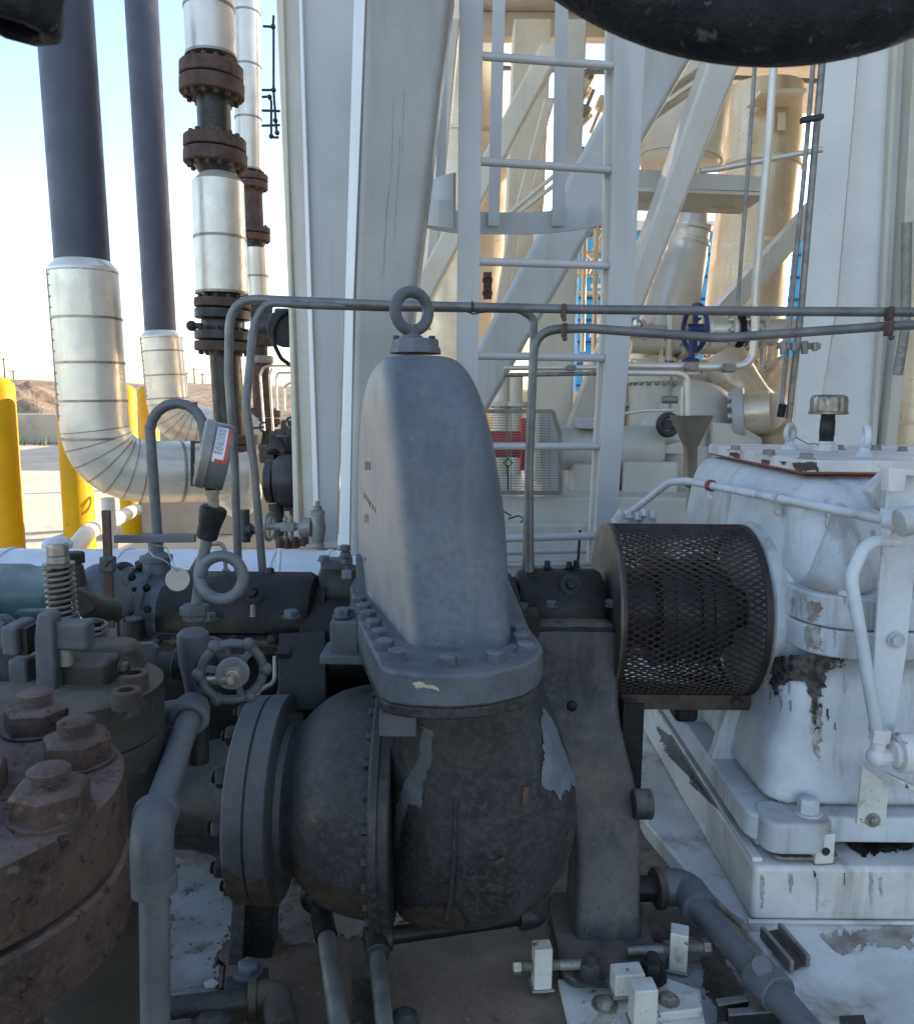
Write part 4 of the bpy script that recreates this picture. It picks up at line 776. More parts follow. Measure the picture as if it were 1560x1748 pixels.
# lower casing
def lower(m):
    m.loft([sring(z, x0, x1, y0, y1, e) for z, x0, x1, y0, y1, e in (
     (1.115, -.135, .132, 1.218, 1.75, 5), (1.05, -.135, .142, 1.22, 1.74, 4.4), (1.0, -.13, .168, 1.222, 1.73, 3.6), (.93, -.13, .202, 1.222, 1.71, 3.0), (.86, -.13, .226, 1.222, 1.70, 2.6), (.79, -.13, .236, 1.224, 1.69, 2.4),
     (.72, -.13, .230, 1.236, 1.67, 2.3), (.66, -.13, .205, 1.262, 1.64, 2.3), (.61, -.13, .165, 1.30, 1.60, 2.3), (.575, -.12, .11, 1.345, 1.555, 2.3), (.555, -.10, .05, 1.39, 1.51, 2.2), (.55, -.07, .0, 1.43, 1.47, 2))])
low = part(pump, 'lower_casing', 'castdk', lower, sub=1)
def dome(m): m.lathe((-.325, AY, AZ), (1, 0, 0), [(0, .135), (.012, .137), (.03, .146), (.05, .168), (.075, .188), (.105, .203), (.14, .212), (.18, .219), (.215, .222)], 64)
dm = part(pump, 'suction_dome', 'castdk', dome)
part(pump, 'split_flange', 'castdk', lambda m: m.lathe((-.146, AY, AZ), (1, 0, 0), [(0, .20), (0, .231), (.004, .235), (.016, .235), (.018, .228), (.034, .228), (.036, .2)], 72))
part(pump, 'flange_pad', 'cast', lambda m: m.bb(-.122, -.062, 1.205, 1.25, 1.015, 1.055), bev=.004)
bolts(pump, M['castdk'], (-.146, AY, AZ), (-1, 0, 0), .219, 26, .0105, .010, wash=0)
# raised panel lines on the lower casing
part(pump, 'cast_rib', 'castdk', lambda m: m.tube([G(786, 1262, .95)+V((0, 0, 0)), V((.002, 1.2235, .90)), V((.0, 1.226, .80)), V((-.004, 1.236, .72)), V((-.012, 1.262, .66))], .004, 8))
# suction nozzle flanges
def fl2(m): m.lathe((-.402, AY, AZ), (1, 0, 0), [(0, .186), (.004, .191), (.036, .191), (.038, .187), (.040, .187), (.042, .193), (.074, .193), (.078, .188), (.079, .14), (.095, .137)], 72)
nf = part(pump, 'nozzle_flange', 'castmid', fl2)
for b in bolts(nf, M['oily'], (-.402, AY, AZ), (-1, 0, 0), .160, 12, .0195, .02, ph=.15, stud=.008, wash=0): b.name = 'nut'
# horizontal cover flange
zt = 1.15
ol = [G(x, y, zt) for x, y in ((649, 1138), (664, 1145), (700, 1150), (770, 1153), (840, 1148), (895, 1135), (918, 1122), (927, 1106), (918, 1090), (903, 1070), (893, 1045))]+[V((.12, 1.78, zt)), V((-.235, 1.78, zt))]+[G(x, y, zt) for x, y in ((597, 1000), (604, 1030), (613, 1061), (630, 1098))]
cf = part(pump, 'cover_flange', 'castup', lambda m: m.prism(ol, (0, 0, -.052)), bev=.006, bseg=3)
part(pump, 'flange_lip', 'castdk', lambda m: m.prism([p+V((0, .006, -.0535)) for p in ol], (0, 0, -.02)), bev=.005)
for x, y in ((678, 1119), (657, 1101), (648, 1083), (637, 1066), (629, 1051), (621, 1038), (613, 1026), (764, 1129), (844, 1122), (897, 1107), (890, 1090), (882, 1074)):
    bolt(cf, M['castup'], G(x, y+6, zt), (0, 0, 1), .0155, .0145, wash=1.15)
# hump
lv = [(1.115, 1.250, 1.73, 704, 880, 612, 1), (1.135, 1.250, 1.73, 704, 880, 612, 1), (1.152, 1.256, 1.72, 703, 878, 610, 1), (1.20, 1.268, 1.715, 697, 875, 607, 1), (1.25, 1.273, 1.70, 690, 872, 604, 1), (1.30, 1.278, 1.685, 685, 869.5, 603, 1), (1.35, 1.284, 1.665, 680, 866, 603, 1), (1.40, 1.29, 1.64, 674, 859, 603, 1),
      (1.45, 1.297, 1.615, 668, 850, 603, 1), (1.49, 1.304, 1.595, 663, 841.5, 605, 1), (1.53, 1.312, 1.575, 657, 831, 607, 1), (1.56, 1.322, 1.555, 653, 820, 611, 1), (1.585, 1.334, 1.535, 650, 808, 617, 1), (1.605, 1.350, 1.515, 650, 795, 626, 1), (1.62, 1.370, 1.495, 655, 780, 638, 1), (1.631, 1.395, 1.475, 668, 760, 655, 1)]
def hump(m):
    rs = []
    for z, yf, yb, fl, fr, bl, _ in lv:
        def X(px, y): d = y*math.cos(R(PITCH))+(EYE-z)*math.sin(R(PITCH)); return (px-780)/F*d
        xf, xr, xb = X(fl, yf), X(fr, yf), X(bl, yb)
        rs.append(quadring(z, (xf, yf), (xr, yf), (xr*.97, yb), (xb, yb), (.03, .045, .06, .06), 6))
    m.loft(rs)
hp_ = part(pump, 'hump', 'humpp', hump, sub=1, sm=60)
bc = W(709, 592, 1.44)
part(pump, 'top_boss', 'cast', lambda m: m.lathe(bc-V((0, 0, .012)), (0, 0, 1), [(0, .048), (.01, .047), (.012, .044), (.024, .043), (.026, .040)], 10), bev=.002)
for dx in (-.033, .030): bolt(pump, M['castdk'], bc+V((dx, -.02, .013)), (0, 0, 1), .006, .005, wash=0)
ec = W(703, 531, 1.44); ax = V((math.sin(R(33)), -math.cos(R(33)), 0))
eye = part(pump, 'lifting_eye', 'cast', lambda m: (m.torus(ec, ax, .0335, .0105, 48, 14), m.lathe(V((ec.x, ec.y, bc.z+.012)), (0, 0, 1), [(0, .021), (.006, .020), (.010, .013), (ec.z-.036-bc.z, .010)], 20)))
# cast marks on the hump's left flank
def marks(m):
    random.seed(5)
    for (y, n, h) in ((795, 3, 14), (845, 6, 10), (885, 2, 14), (955, 1, 5)):
        for k in range(n):
            p0 = (y, k); m.v; yy = y+k*(5 if n == 6 else 0); xx = 624+k*3.6-(n > 4)*2
            me = hp_.data; 
            a = hitp(hp_, xx, yy-h/2); b = hitp(hp_, xx+random.uniform(-1, 1), yy+h/2)
            if a and b: m.tube([a, a.lerp(b, .5), b], .0014, 5)
def hitp(target, x, y):
    me = target.data; org = ORG[target.name]
    if not hasattr(hitp, 'c'): hitp.c = {}
    if target.name not in hitp.c: hitp.c[target.name] = BVHTree.FromPolygons([v.co+org for v in me.vertices], [tuple(p.vertices) for p in me.polygons])
    h = hitp.c[target.name].ray_cast(V((0, 0, EYE)), ray(x, y).normalized()); return h[0]
part(pump, 'cast_marks', 'castdk', marks)
# flaked lighter paint
PEEL = pmat('flaked_pale_grey_paint', (.145, .165, .19), (.10, .115, .135), 18, .5, .1, bump=.4, bs=60, spots=[((.04, .045, .055), 30, .66, .03)])
decal(low, [(925, 1205), (945, 1235), (965, 1290), (983, 1330), (984, 1345), (976, 1342), (970, 1352), (962, 1346), (955, 1370), (948, 1352), (935, 1350), (925, 1342), (922, 1330), (928, 1300), (922, 1240)], PEEL, 'peeling_paint', pump, 2, .0014, 4)
decal(low, [(722, 1240), (740, 1248), (738, 1300), (724, 1330), (720, 1380), (712, 1374), (698, 1376), (690, 1400), (684, 1420), (676, 1470), (673, 1440), (676, 1380), (690, 1340), (712, 1300)], M['castup'], 'peeling_paint', pump, 2, .0014, 4)
decal(dm, [(470, 1440), (520, 1492), (580, 1520), (660, 1530), (660, 1570), (560, 1550), (480, 1510)], M['ochre'], 'rust_wash', pump, 1.7, .001, 14)
decal(nf, [(376, 1478), (420, 1512), (470, 1500), (470, 1570), (400, 1570)], M['ochre'], 'rust_wash', pump, 1.7, .001, 14)
decal(low, [(640, 1535), (700, 1548), (780, 1546), (800, 1580), (640, 1580)], M['ochre'], 'rust_wash', pump, 1.7, .001, 10)
for pl in ([(893, 1345), (902, 1342), (900, 1372), (890, 1376)], [(842, 1472), (858, 1462), (862, 1466), (848, 1478)], [(888, 1520), (894, 1524), (890, 1528)], [(967, 1425), (972, 1420), (970, 1432)]): decal(low, pl, M['rustfl'], 'rust_spot', pump, 1.5, .0014, 2)
decal(cf, [(704, 1166), (716, 1163), (728, 1168), (745, 1172), (752, 1180), (738, 1176), (722, 1173), (712, 1176)], M['tag'], 'paint_flake', pump, 1.5, .001, 2)
# seal housing bits left of the hump
YB = 1.80
part(pump, 'seal_chamber', 'brown', lambda m: (m.cyl(W(548, 1010, YB), W(612, 1008, YB), .062, n=40),), bev=.014, bseg=4)
part(pump, 'seal_lug', 'clamp', lambda m: m.bar(W(550, 962, YB-.05), W(600, 962, YB-.05), .05, .022), bev=.003)
for x, y in ((553, 957), (590, 950), (590, 961), (594, 972), (588, 939)): bolt(pump, M['castup'], W(x, y, YB-.07), (0, 0, 1), .012, .010)
part(pump, 'side_plate', 'cast', lambda m: m.prism([W(x, y, 1.62) for x, y in ((606, 950), (620, 952), (632, 1000), (636, 1032), (610, 1030))], (0, .04, 0)), bev=.004)
bolt(pump, M['castup'], W(600, 983, 1.63), (-1, -.1, 0), .013, .02, wash=0)
part(pump, 'lug_block', 'castup', lambda m: (m.box(W(592, 1083, 1.48), (.055, .07, .07)),), bev=.005)
part(pump, 'lug_ledge', 'castup', lambda m: (m.box(W(590, 1115, 1.47), (.085, .09, .018)),), bev=.004)
bolt(pump, M['castup'], W(584, 1052, 1.47), (0, 0, 1), .0155, .014); bolt(pump, M['castup'], W(604, 1048, 1.5), (0, 0, 1), .0145, .012)
part(pump, 'vertical_flange', 'oily', lambda m: m.bar(W(518, 1080, 1.62), W(518, 1215, 1.55), .03, .10, up=(1, 0, 0)), bev=.004)
part(pump, 'back_chamber', 'oily', lambda m: m.cyl((-.34, 1.72, .98), (.14, 1.80, 1.04), .12, n=40), bev=.01)
bolt(pump, M['oily'], W(498, 1116, 1.6), (-1, 0, 0), .022, .03, wash=0); bolt(pump, M['oily'], W(500, 1185, 1.58), (-1, 0, 0), .022, .03, wash=0)
part(pump, 'shaft_collar', 'oily', lambda m: m.cyl(W(538, 1030, YB), W(552, 1030, YB), .05, n=32))
# suction spool running left from the flange
part(pump, 'suction_spool', 'oily', lambda m: m.lathe((-.404, AY, AZ), (-1, 0, 0), [(0, .13), (.03, .115), (.09, .10), (.16, .097), (.45, .097)], 48))

# ================================================ bearing housing and pedestal at right
bh = thing('bearing_pedestal', 'sooty curved support leg with an oily bearing housing, right of the pump casing', 'pedestal', (.23, 1.45, ZD))
YS, ZS = 1.88, 1.053
def arch(x0, x1, r, h, yc, zc, n=22):
    def f(m):
        rs = []
        for x, s in ((x0, .80), (x0+.006, .93), (x0+.02, 1), (x1-.02, 1), (x1-.006, .93), (x1, .80)):
            rs.append([V((x, yc+r*s*math.cos(PI*k/n), zc+h*s*math.sin(PI*k/n)**.85)) for k in range(n+1)])
        m.loft(rs)
    return f
part(bh, 'bearing_cap', 'oily', arch(.142, .350, .10, .105, YS-.02, ZS-.005))
part(bh, 'inner_ring', 'oily', lambda m: m.cyl((.12, YS, ZS), (.148, YS, ZS), .075, n=36))
part(bh, 'split_plate', 'oily', lambda m: m.prism(rring(ZS-.005, .138, .362, 1.72, 2.02, .012), (0, 0, -.035)), bev=.003)
for x, y in ((940, 1034), (1043, 1034), (975, 1037)): bolt(bh, M['castup' if x != 975 else 'oily'], W(x, y, 1.775), (0, 0, 1), .0155 if x != 975 else .008, .012)
for x, y in ((907, 972), (934, 970), (971, 971), (983, 969)): bolt(bh, M['oily'], W(x, y, YS-.02), (0, 0, 1), .007, .016, wash=1.5)
bolt(bh, M['oily'], W(974, 998, YS-.095), (0, -1, .35), .012, .012, wash=2.0)
part(bh, 'clamp_block', 'oily', lambda m: (m.box(W(899, 1062, 1.62), (.05, .06, .05)),), bev=.004); bolt(bh, M['castdk'], W(893, 1043, 1.62), (0, 0, 1), .013, .014)
secs = [(908, 1062, 1058, 1.715, .20), (905, 1060, 1100, 1.715, .20), (905, 1058, 1160, 1.705, .19), (907, 1058, 1205, 1.69, .18), (915, 1063, 1245, 1.67, .17), (932, 1072, 1285, 1.645, .165), (952, 1083, 1325, 1.615, .16), (968, 1092, 1365, 1.58, .155), (979, 1097, 1410, 1.545, .15), (986, 1096, 1470, 1.505, .15), (984, 1096, 1560, 1.45, .15), (979, 1099, 1620, 1.435, .155), (974, 1104, 1662, 1.425, .165)]
def leg(m):
    rs = []
    for x0, x1, y, Y, dy in secs:
        a = W(x0, y, Y); b = W(x1, y, Y); r_ = rring(0, a.x, b.x, Y, Y+dy, .02, 4); zz = a.z
        rs.append([V((p.x, p.y, zz+(p.y-Y)*.0)) for p in r_])
    m.loft(rs)
lg = part(bh, 'support_leg', 'pedestal', leg, sub=1)
part(bh, 'plug_boss', 'pedestal', lambda m: m.lathe(W(975, 1203, 1.722), (0, -1, .05), [(0, .038), (.016, .033), (.02, .028), (.022, .018)], 32)); bolt(bh, M['oily'], W(975, 1203, 1.70), (0, -1, .05), .013, .016, wash=0)
part(bh, 'side_boss', 'pedestal', lambda m: m.cyl(W(1080, 1373, 1.56), W(1112, 1373, 1.56), .031, n=32), bev=.004)
part(bh, 'foot', 'pedestal', lambda m: m.prism(rring(ZD+.012, .205, .40, 1.33, 1.60, .03), (0, 0, .018)), bev=.005)
bolt(bh, M['castdk'], G(1007, 1668, ZD+.03), (0, 0, 1), .021, .028, stud=.012, wash=1.4)
bolt(bh, M['oily'], G(1112, 1668, ZD+.03), (0, 0, 1), .021, .030, stud=.012, wash=1.35)

# ================================================ coupling guard
GR = .205; GX0, GX1 = .366, .690
cg = thing('coupling_guard', 'rusty expanded-metal coupling guard between bearing housing and white gearbox', 'guard', (.53, YS, .6))
part(cg, 'end_disc', 'disc', lambda m: m.lathe((GX0, YS, ZS), (1, 0, 0), [(-.007, .06), (-.007, GR+.001), (-.006, GR+.003), (0, GR+.003), (0, .06)], 72, False, True))
part(cg, 'end_hoop', 'mesh', lambda m: m.lathe((GX1, YS, ZS), (1, 0, 0), [(-.012, GR-.002), (-.012, GR+.003), (.002, GR+.003), (.002, GR-.002)], 72, False, True))
part(cg, 'edge_hoop', 'mesh', lambda m: m.lathe((GX0, YS, ZS), (1, 0, 0), [(.0, GR-.002), (.0, GR+.003), (.008, GR+.003), (.008, GR-.002)], 72, False, True))
def exmesh(m):
    nC = 82; nL = 11; dx = (GX1-GX0)/nL; ins = .75
    for half in (0, 1):
        for i in range(nL+half):
            for j in range(nC):
                x = GX0+(i+.5-half*.5)*dx; t = 2*PI*(j+half*.5)/nC; o = []; q = []
                for (a, b) in ((-.5, 0), (0, .5), (.5, 0), (0, -.5)):
                    def P(sx, st, lift):
                        xx = min(max(x+sx*dx, GX0), GX1); tt = t+st*2*PI/nC; r = GR+lift; return V((xx, YS-r*math.cos(tt), ZS+r*math.sin(tt)))
                    o.append(P(a, b, .0)); q.append(P(a*ins, b*ins*.92, .0016 if b <= 0 else -.0016))
                m.add(o+q, [(k, (k+1) % 4, 4+(k+1) % 4, 4+k) for k in range(4)])
m = MB(); exmesh(m); build(m, 'expanded_mesh', M['mesh'], cg, sm=0, solid=.0018)
part(cg, 'bottom_strip', 'mesh', lambda m: m.prism([V((GX0+.02, YS-.11, ZS-.178)), V((GX1+.0, YS-.11, ZS-.178)), V((GX1+.0, YS-.115, ZS-.212)), V((GX0+.02, YS-.115, ZS-.212))], (0, .004, 0)))
bolt(cg, M['mesh'], (GX1-.035, YS-.117, ZS-.192), (0, -1, 0), .010, .006, wash=1.3)
part(cg, 'support_post', 'oily', lambda m: (m.bb(.378, .425, 1.70, 1.706, .46, .88), m.bb(.378, .384, 1.706, 1.76, .46, .88)))
part(cg, 'stop_block', 'oily', lambda m: m.bb(.52, .575, 1.78, 1.85, .80, .862), bev=.012)
cpl = thing('shaft_coupling', 'dark shaft coupling hubs visible through the expanded-metal guard', 'coupling', (.53, YS, .9))
part(cpl, 'hub', 'hub', lambda m: m.lathe((.350, YS, ZS), (1, 0, 0), [(0, .035), (.03, .035), (.032, .098), (.12, .098), (.122, .135), (.150, .135)], 48))
part(cpl, 'spacer', 'hub', lambda m: m.lathe((.503, YS, ZS), (1, 0, 0), [(0, .132), (.022, .132), (.024, .118), (.06, .118), (.062, .132), (.085, .132)], 48))
part(cpl, 'hub', 'hub', lambda m: m.lathe((.592, YS, ZS), (1, 0, 0), [(0, .135), (.025, .135), (.027, .096), (.06, .096), (.062, .05), (.13, .05)], 48))
bolts(cpl, M['hub'], (.50, YS, ZS), (-1, 0, 0), .10, 10, .009, .012); bolts(cpl, M['hub'], (.617, YS, ZS), (1, 0, 0), .10, 10, .009, .012)

# ================================================ gearbox
gb = thing('white_gearbox', 'oil-streaked bluish white gearbox with a chipped top cover plate', 'gearbox', (1.1, 1.9, .622))
GYc = 1.9
up = part(gb, 'upper_case', 'steelw', lambda m: m.loft([quadring(z, (x0, y0), (1.7, y0), (1.7, 2.36), (xb, 2.36), r, 6) for z, x0, y0, r, xb in ((1.12, .728, 1.612, .09, .655), (1.20, .732, 1.618, .09, .66), (1.27, .732, 1.63, .08, .672), (1.315, .728, 1.645, .075, .682), (1.345, .728, 1.660, .07, .69), (1.368, .734, 1.685, .06, .705), (1.385, .744, 1.71, .05, .725), (1.402, .755, 1.735, .04, .745))]), sub=1, sm=60)
part(gb, 'gasket', 'gasket', lambda m: m.loft([rring(z, .746, 1.7, 1.709, 2.36, .033) for z in (1.4005, 1.4047)]))
cv = part(gb, 'cover_plate', 'plate', lambda m: m.prism(rring(1.405, .742, 1.7, 1.705, 2.37, .035), (0, 0, .026)), bev=.003)
fb = part(gb, 'split_flange', 'steelw', lambda m: m.prism(rring(1.095, .722, 1.7, 1.552, 2.4, .11, 8), (0, 0, .068)), bev=.008, bseg=3)
fb2 = part(gb, 'lower_flange', 'steelw', lambda m: m.prism(rring(1.035, .720, 1.7, 1.549, 2.4, .11, 8), (0, 0, .058)), bev=.006, bseg=3)
part(gb, 'bearing_boss', 'steelw', lambda m: m.lathe((.696, YS, ZS+.01), (1, 0, 0), [(0, .05), (0, .195), (.006, .205), (.02, .208), (.03, .205), (.045, .215), (.07, .235), (.10, .25)], 64), sub=0)
lo = part(gb, 'lower_case', 'steelw', lambda m: m.loft([rring(z, x0, 1.7, y0, 2.32, r) for z, x0, y0, r in ((1.04, .705, 1.60, .05), (.95, .705, 1.60, .05), (.86, .70, 1.60, .05), (.83, .675, 1.595, .05), (.75, .665, 1.585, .05), (.72, .66, 1.57, .05), (.70, .655, 1.555, .05))]), sub=1, sm=60)
part(gb, 'mount_foot', 'steelw', lambda m: m.prism(rring(.645, .612, 1.7, 1.535, 2.6, .04), (0, 0, .058)), bev=.008, bseg=3)
part(gb, 'foot_pad', 'steelw', lambda m: m.prism(rring(.640, .632, .775, 1.495, 1.60, .035), (0, 0, .068)), bev=.01, bseg=3)
part(gb, 'shim', 'zinc', lambda m: m.prism(rring(.628, .655, .79, 1.50, 1.62, .02), (0, 0, .006)))
bolt(gb, M['steelw'], V((.735, 1.545, .708)), (0, 0, 1), .0215, .030, wash=1.3)
def rib(m, x, y0, w=.022): m.prism([V((x, y0, .70)), V((x, y0+.22, .70)), V((x, y0+.22, 1.04)), V((x, y0+.10, 1.04)), V((x, y0+.07, .80))], (w, 0, 0))
part(gb, 'rib', 'steelw', lambda m: m.prism([V((.60, 2.02, .70)), V((.70, 2.02, .70)), V((.70, 2.02, .84)), V((.645, 2.02, .84))], (0, .03, 0)), bev=.006)
part(gb, 'rib', 'steelw', lambda m: m.prism([V((.615, 1.80, .70)), V((.70, 1.80, .70)), V((.70, 1.80, .84)), V((.65, 1.80, .84))], (0, .03, 0)), bev=.006)
# swelling bearing housings on the front of the upper case
part(gb, 'side_swell', 'steelw', lambda m: m.loft([sring(z, x0, x1, y0, 1.75, 2.4, 28) for z, x0, x1, y0 in ((1.15, .735, .885, 1.572), (1.19, .745, .875, 1.578), (1.24, .755, .86, 1.59), (1.29, .77, .845, 1.612), (1.33, .785, .835, 1.635), (1.35, .80, .82, 1.66))]), sub=1)
part(gb, 'side_swell', 'steelw', lambda m: m.loft([sring(z, x0, x1, y0, 1.80, 2.4, 28) for z, x0, x1, y0 in ((1.15, 1.0, 1.3, 1.572), (1.22, 1.0, 1.28, 1.59), (1.30, 1.02, 1.26, 1.62), (1.35, 1.1, 1.2, 1.66))]), sub=1)
q = G(1385, 992, 1.163); part(gb, 'drilled_lug', 'steelw', lambda m: m.lathe(q, (0, 0, 1), [(-.002, .021), (.014, .020), (.016, .017), (.016, .008), (.004, .007), (.004, .001)], 24))
q = G(1365, 975, 1.163); part(gb, 'bolt_pocket', 'steelw', lambda m: m.cyl(V((.80, 1.585, 1.162)), V((.80, 1.585, 1.175)), .018), bev=.003)
BRN = pmat('brown_drip_streak', (.22, .17, .13), (.46, .46, .45), 40, .5, .1, bump=.2, streak=((.10, .08, .07), .8, 60))
decal(fb, [(1376, 1025), (1402, 1028), (1398, 1062), (1380, 1060)], BRN, 'drip_streak', gb, 2, .0012, 6)
decal(fb2, [(1378, 1064), (1400, 1066), (1402, 1110), (1376, 1108)], BRN, 'drip_streak', gb, 2, .0012, 6)
decal(lo, [(1380, 1190), (1402, 1190), (1404, 1250), (1394, 1300), (1386, 1260)], BRN, 'drip_streak', gb, 2, .0013, 8)
decal(up, [(1440, 905), (1470, 910), (1466, 985), (1440, 992)], BRN, 'drip_streak', gb, 3, .0013, 12)
OILR = pmat('black_oil_run', (.02, .018, .017), (.10, .09, .085), 60, .3, .1, bump=.2)
DRT = pmat('thin_brown_dirt', (.27, .235, .20), (.42, .41, .39), 50, .55, .1, bump=.1)
decal(lo, [(1308, 1122), (1350, 1118), (1425, 1120), (1450, 1126), (1425, 1135), (1408, 1150), (1398, 1200), (1392, 1260), (1386, 1205), (1372, 1160), (1345, 1160), (1322, 1190), (1314, 1160)], OILR, 'oil_run', gb, 1.7, .0017, 9)
def runs(tgt, par, n, x0, x1, y0, y1, mat, seed, lmin=18, lmax=80, wmax=5):
    random.seed(seed)
    for k in range(n):
        x = random.uniform(x0, x1); y = random.uniform(y0, y1); w = random.uniform(2.2, wmax); L_ = random.uniform(lmin, lmax)
        decal(tgt, [(x-w/2, y), (x+w/2, y), (x+w*.6, y+L_*.5), (x+.8, y+L_), (x-.8, y+L_), (x-w*.4, y+L_*.4)], mat, 'grime_run', par, 1.7, .0013+.0001*(k % 4), 2.5)
runs(lo, gb, 8, 1310, 1480, 1120, 1200, DRT, 1); runs(lo, gb, 3, 1320, 1430, 1125, 1240, OILR, 2, 10, 40, 4); runs(fb2, gb, 5, 1345, 1470, 1066, 1080, DRT, 3, 14, 34, 6); runs(fb, gb, 5, 1345, 1470, 1012, 1030, DRT, 4, 10, 30, 6)
runs(up, gb, 4, 1330, 1500, 820, 950, DRT, 5, 20, 70, 6); runs(ped, gs, 5, 1300, 1555, 1482, 1500, DRT, 6, 18, 70, 8); runs(ped, gs, 2, 1310, 1555, 1485, 1500, OILR, 7, 10, 30, 4)
for pl in ([(1246, 772), (1262, 774), (1258, 782), (1244, 780)], [(1300, 784), (1316, 786), (1314, 793), (1300, 792)], [(1352, 790), (1392, 788), (1396, 803), (1360, 806)], [(1330, 786), (1344, 788), (1338, 796)]): decal(cv, pl, M['rustfl'], 'paint_chip', gb, 1.5, .0009, 4)
# cover hardware
ztp = 1.431
for x, y, rr in ((1255, 768, .013), (1312, 776, .014), (1376, 783, .016), (1432, 767, .013), (1495, 768, .012), (1540, 770, .012)): bolt(gb, M['galv'], G(x, y, ztp), (0, 0, 1), rr, .011)
def eyeb(lab, px, py, yaw, Rr, r, Y):
    b = G(px, py, ztp); t = thing('eye_bolt', lab, 'eye bolt', b, 'lifting eyes on the gearbox cover'); a = V((math.sin(R(yaw)), -math.cos(R(yaw)), 0))
    h = Rr+r+.016
    part(t, 'ring', 'steelw', lambda m: m.torus(b+V((0, 0, h)), a, Rr, r, 36, 12)); part(t, 'shank', 'steelw', lambda m: m.lathe(b, (0, 0, 1), [(0, .021), (.007, .019), (.013, .012), (.022, .011)], 20))
eyeb('lifting eye left of the fluted breather cap, facing the camera', 1347, 767, 38, .0205, .0068, 1.8); eyeb('lifting eye right of the fluted breather cap, seen almost edge-on', 1475, 779, 76, .0225, .0072, 1.75)
b = G(1409, 770, ztp); br = thing('breather_cap', 'fluted metal breather cap on a dark stem above the gearbox cover', 'cap', b)
part(br, 'base_nut', 'plate', lambda m: m.lathe(b, (0, 0, 1), [(0, .030), (.018, .028), (.020, .022), (.026, .021)], 6), bev=.002)
part(br, 'stem', 'oily', lambda m: m.lathe(b, (0, 0, 1), [(.024, .0175), (.038, .0175), (.040, .0185), (.080, .0185), (.082, .017), (.095, .017)], 24))
def cap(m):
    n = 96; z0 = .094; h = .050; rs = []
    for z, r, f in ((0, .044, 0), (.002, .048, 0), (.006, .048, 0), (.008, .046, .0035), (h-.012, .0455, .0035), (h-.006, .044, .001), (h-.002, .041, 0), (h, .037, 0)):
        rs.append([b+V((math.cos(2*PI*k/n)*(r-f*(.5+.5*math.cos(2*PI*k/n*14))), math.sin(2*PI*k/n)*(r-f*(.5+.5*math.cos(2*PI*k/n*14))), z0+z)) for k in range(n)])
    m.loft(rs)
part(br, 'fluted_cap', 'capg', cap)
t = thing('wire_seal', 'thin loose wire between the left lifting eye and breather stem', 'wire', G(1375, 775, ztp)); part(t, 'wire', 'darkmach', lambda m: m.tube([W(x, y, 1.85) for x, y in ((1358, 746), (1368, 752), (1380, 758), (1390, 757), (1398, 760))], .0012, 6))
# oil tubing
ot = thing('oil_tube', 'white painted oil tube sloping across the gearbox above the coupling guard', 'tube', W(1300, 870, 1.75))
part(ot, 'tube', 'steelw', lambda m: m.tube(fillet([W(1058, 886, 2.25), W(1088, 866, 2.2), W(1142, 823, 2.1), W(1172, 821, 2.05), W(1350, 855, 1.70), W(1512, 888, 1.50)], .05, 8), .0098, 16))
for x, y, Y, mt in ((1214, 834, 1.955, 'gasket'), (1314, 853, 1.76, 'steelw')):
    d = (W(1350, 855, 1.70)-W(1172, 821, 2.05)).normalized(); c = W(x, y, Y); f = (W(x, 821+(x-1172)*.19, Y)); 
    s = ((x-1172)/(1350-1172)); c = W(1172, 821, 2.05).lerp(W(1350, 855, 1.70), max(0, min(1, s*1.12)))
    part(ot, 'clamp_ring', mt, lambda m: m.lathe(c-d*.006, d, [(0, .010), (0, .0145), (.012, .0145), (.012, .010)], 24, False, True)); part(ot, 'clamp_tab', 'steelw', lambda m: m.box(c+V((0, 0, -.024)), (.014, .008, .026)), bev=.002); bolt(ot, M['steelw'], c+V((0, -.005, -.030)), (0, -1, 0), .007, .006)
part(ot, 'tee_fitting', 'steelw', lambda m: (m.cyl(W(1508, 885, 1.50), W(1560, 900, 1.47), .0175, n=24), m.lathe(W(1514, 912, 1.5), (0, 0, 1), [(0, .014), (.05, .016)], 6)), bev=.002)
part(ot, 'end_fitting', 'steelw', lambda m: m.cyl(W(1534, 893, 1.42), W(1600, 880, 1.42), .026, n=28), bev=.003)
part(ot, 'left_fitting', 'steelw', lambda m: (m.cyl(W(1052, 890, 2.24), W(1064, 872, 2.22), .014), m.cyl(W(1062, 884, 2.2), W(1062, 900, 2.2), .03), m.cyl(W(1080, 884, 2.2), W(1080, 900, 2.2), .02), m.cyl(W(1105, 880, 2.2), W(1105, 900, 2.2), .025)), bev=.002)
for k, (x, y) in enumerate(((1058, 888), (1072, 884), (1088, 886), (1100, 880), (1112, 884))): bolt(ot, M['steelw'], W(x, y, 2.18), (0, 0, 1), .011, .018)
ot2 = thing('drain_tube', 'white hooked tube running down the front of the gearbox to a brass-shaped elbow', 'tube', W(1497, 1300, 1.45)); ot2['label'] = 'white hooked tube running down the gearbox front into a hex elbow'
part(ot2, 'tube', 'steelw', lambda m: m.tube(fillet([W(1535, 926, 1.5), W(1480, 922, 1.49), W(1452, 985, 1.47), W(1470, 1090, 1.46), W(1497, 1250, 1.44)], [0, .05, .05, .2, 0], 9), .0118, 18))
part(ot2, 'hex_nut', 'plate', lambda m: m.lathe(W(1500, 1266, 1.44), (.05, 0, 1), [(0, .019), (.024, .019), (.026, .016)], 6), bev=.0015)
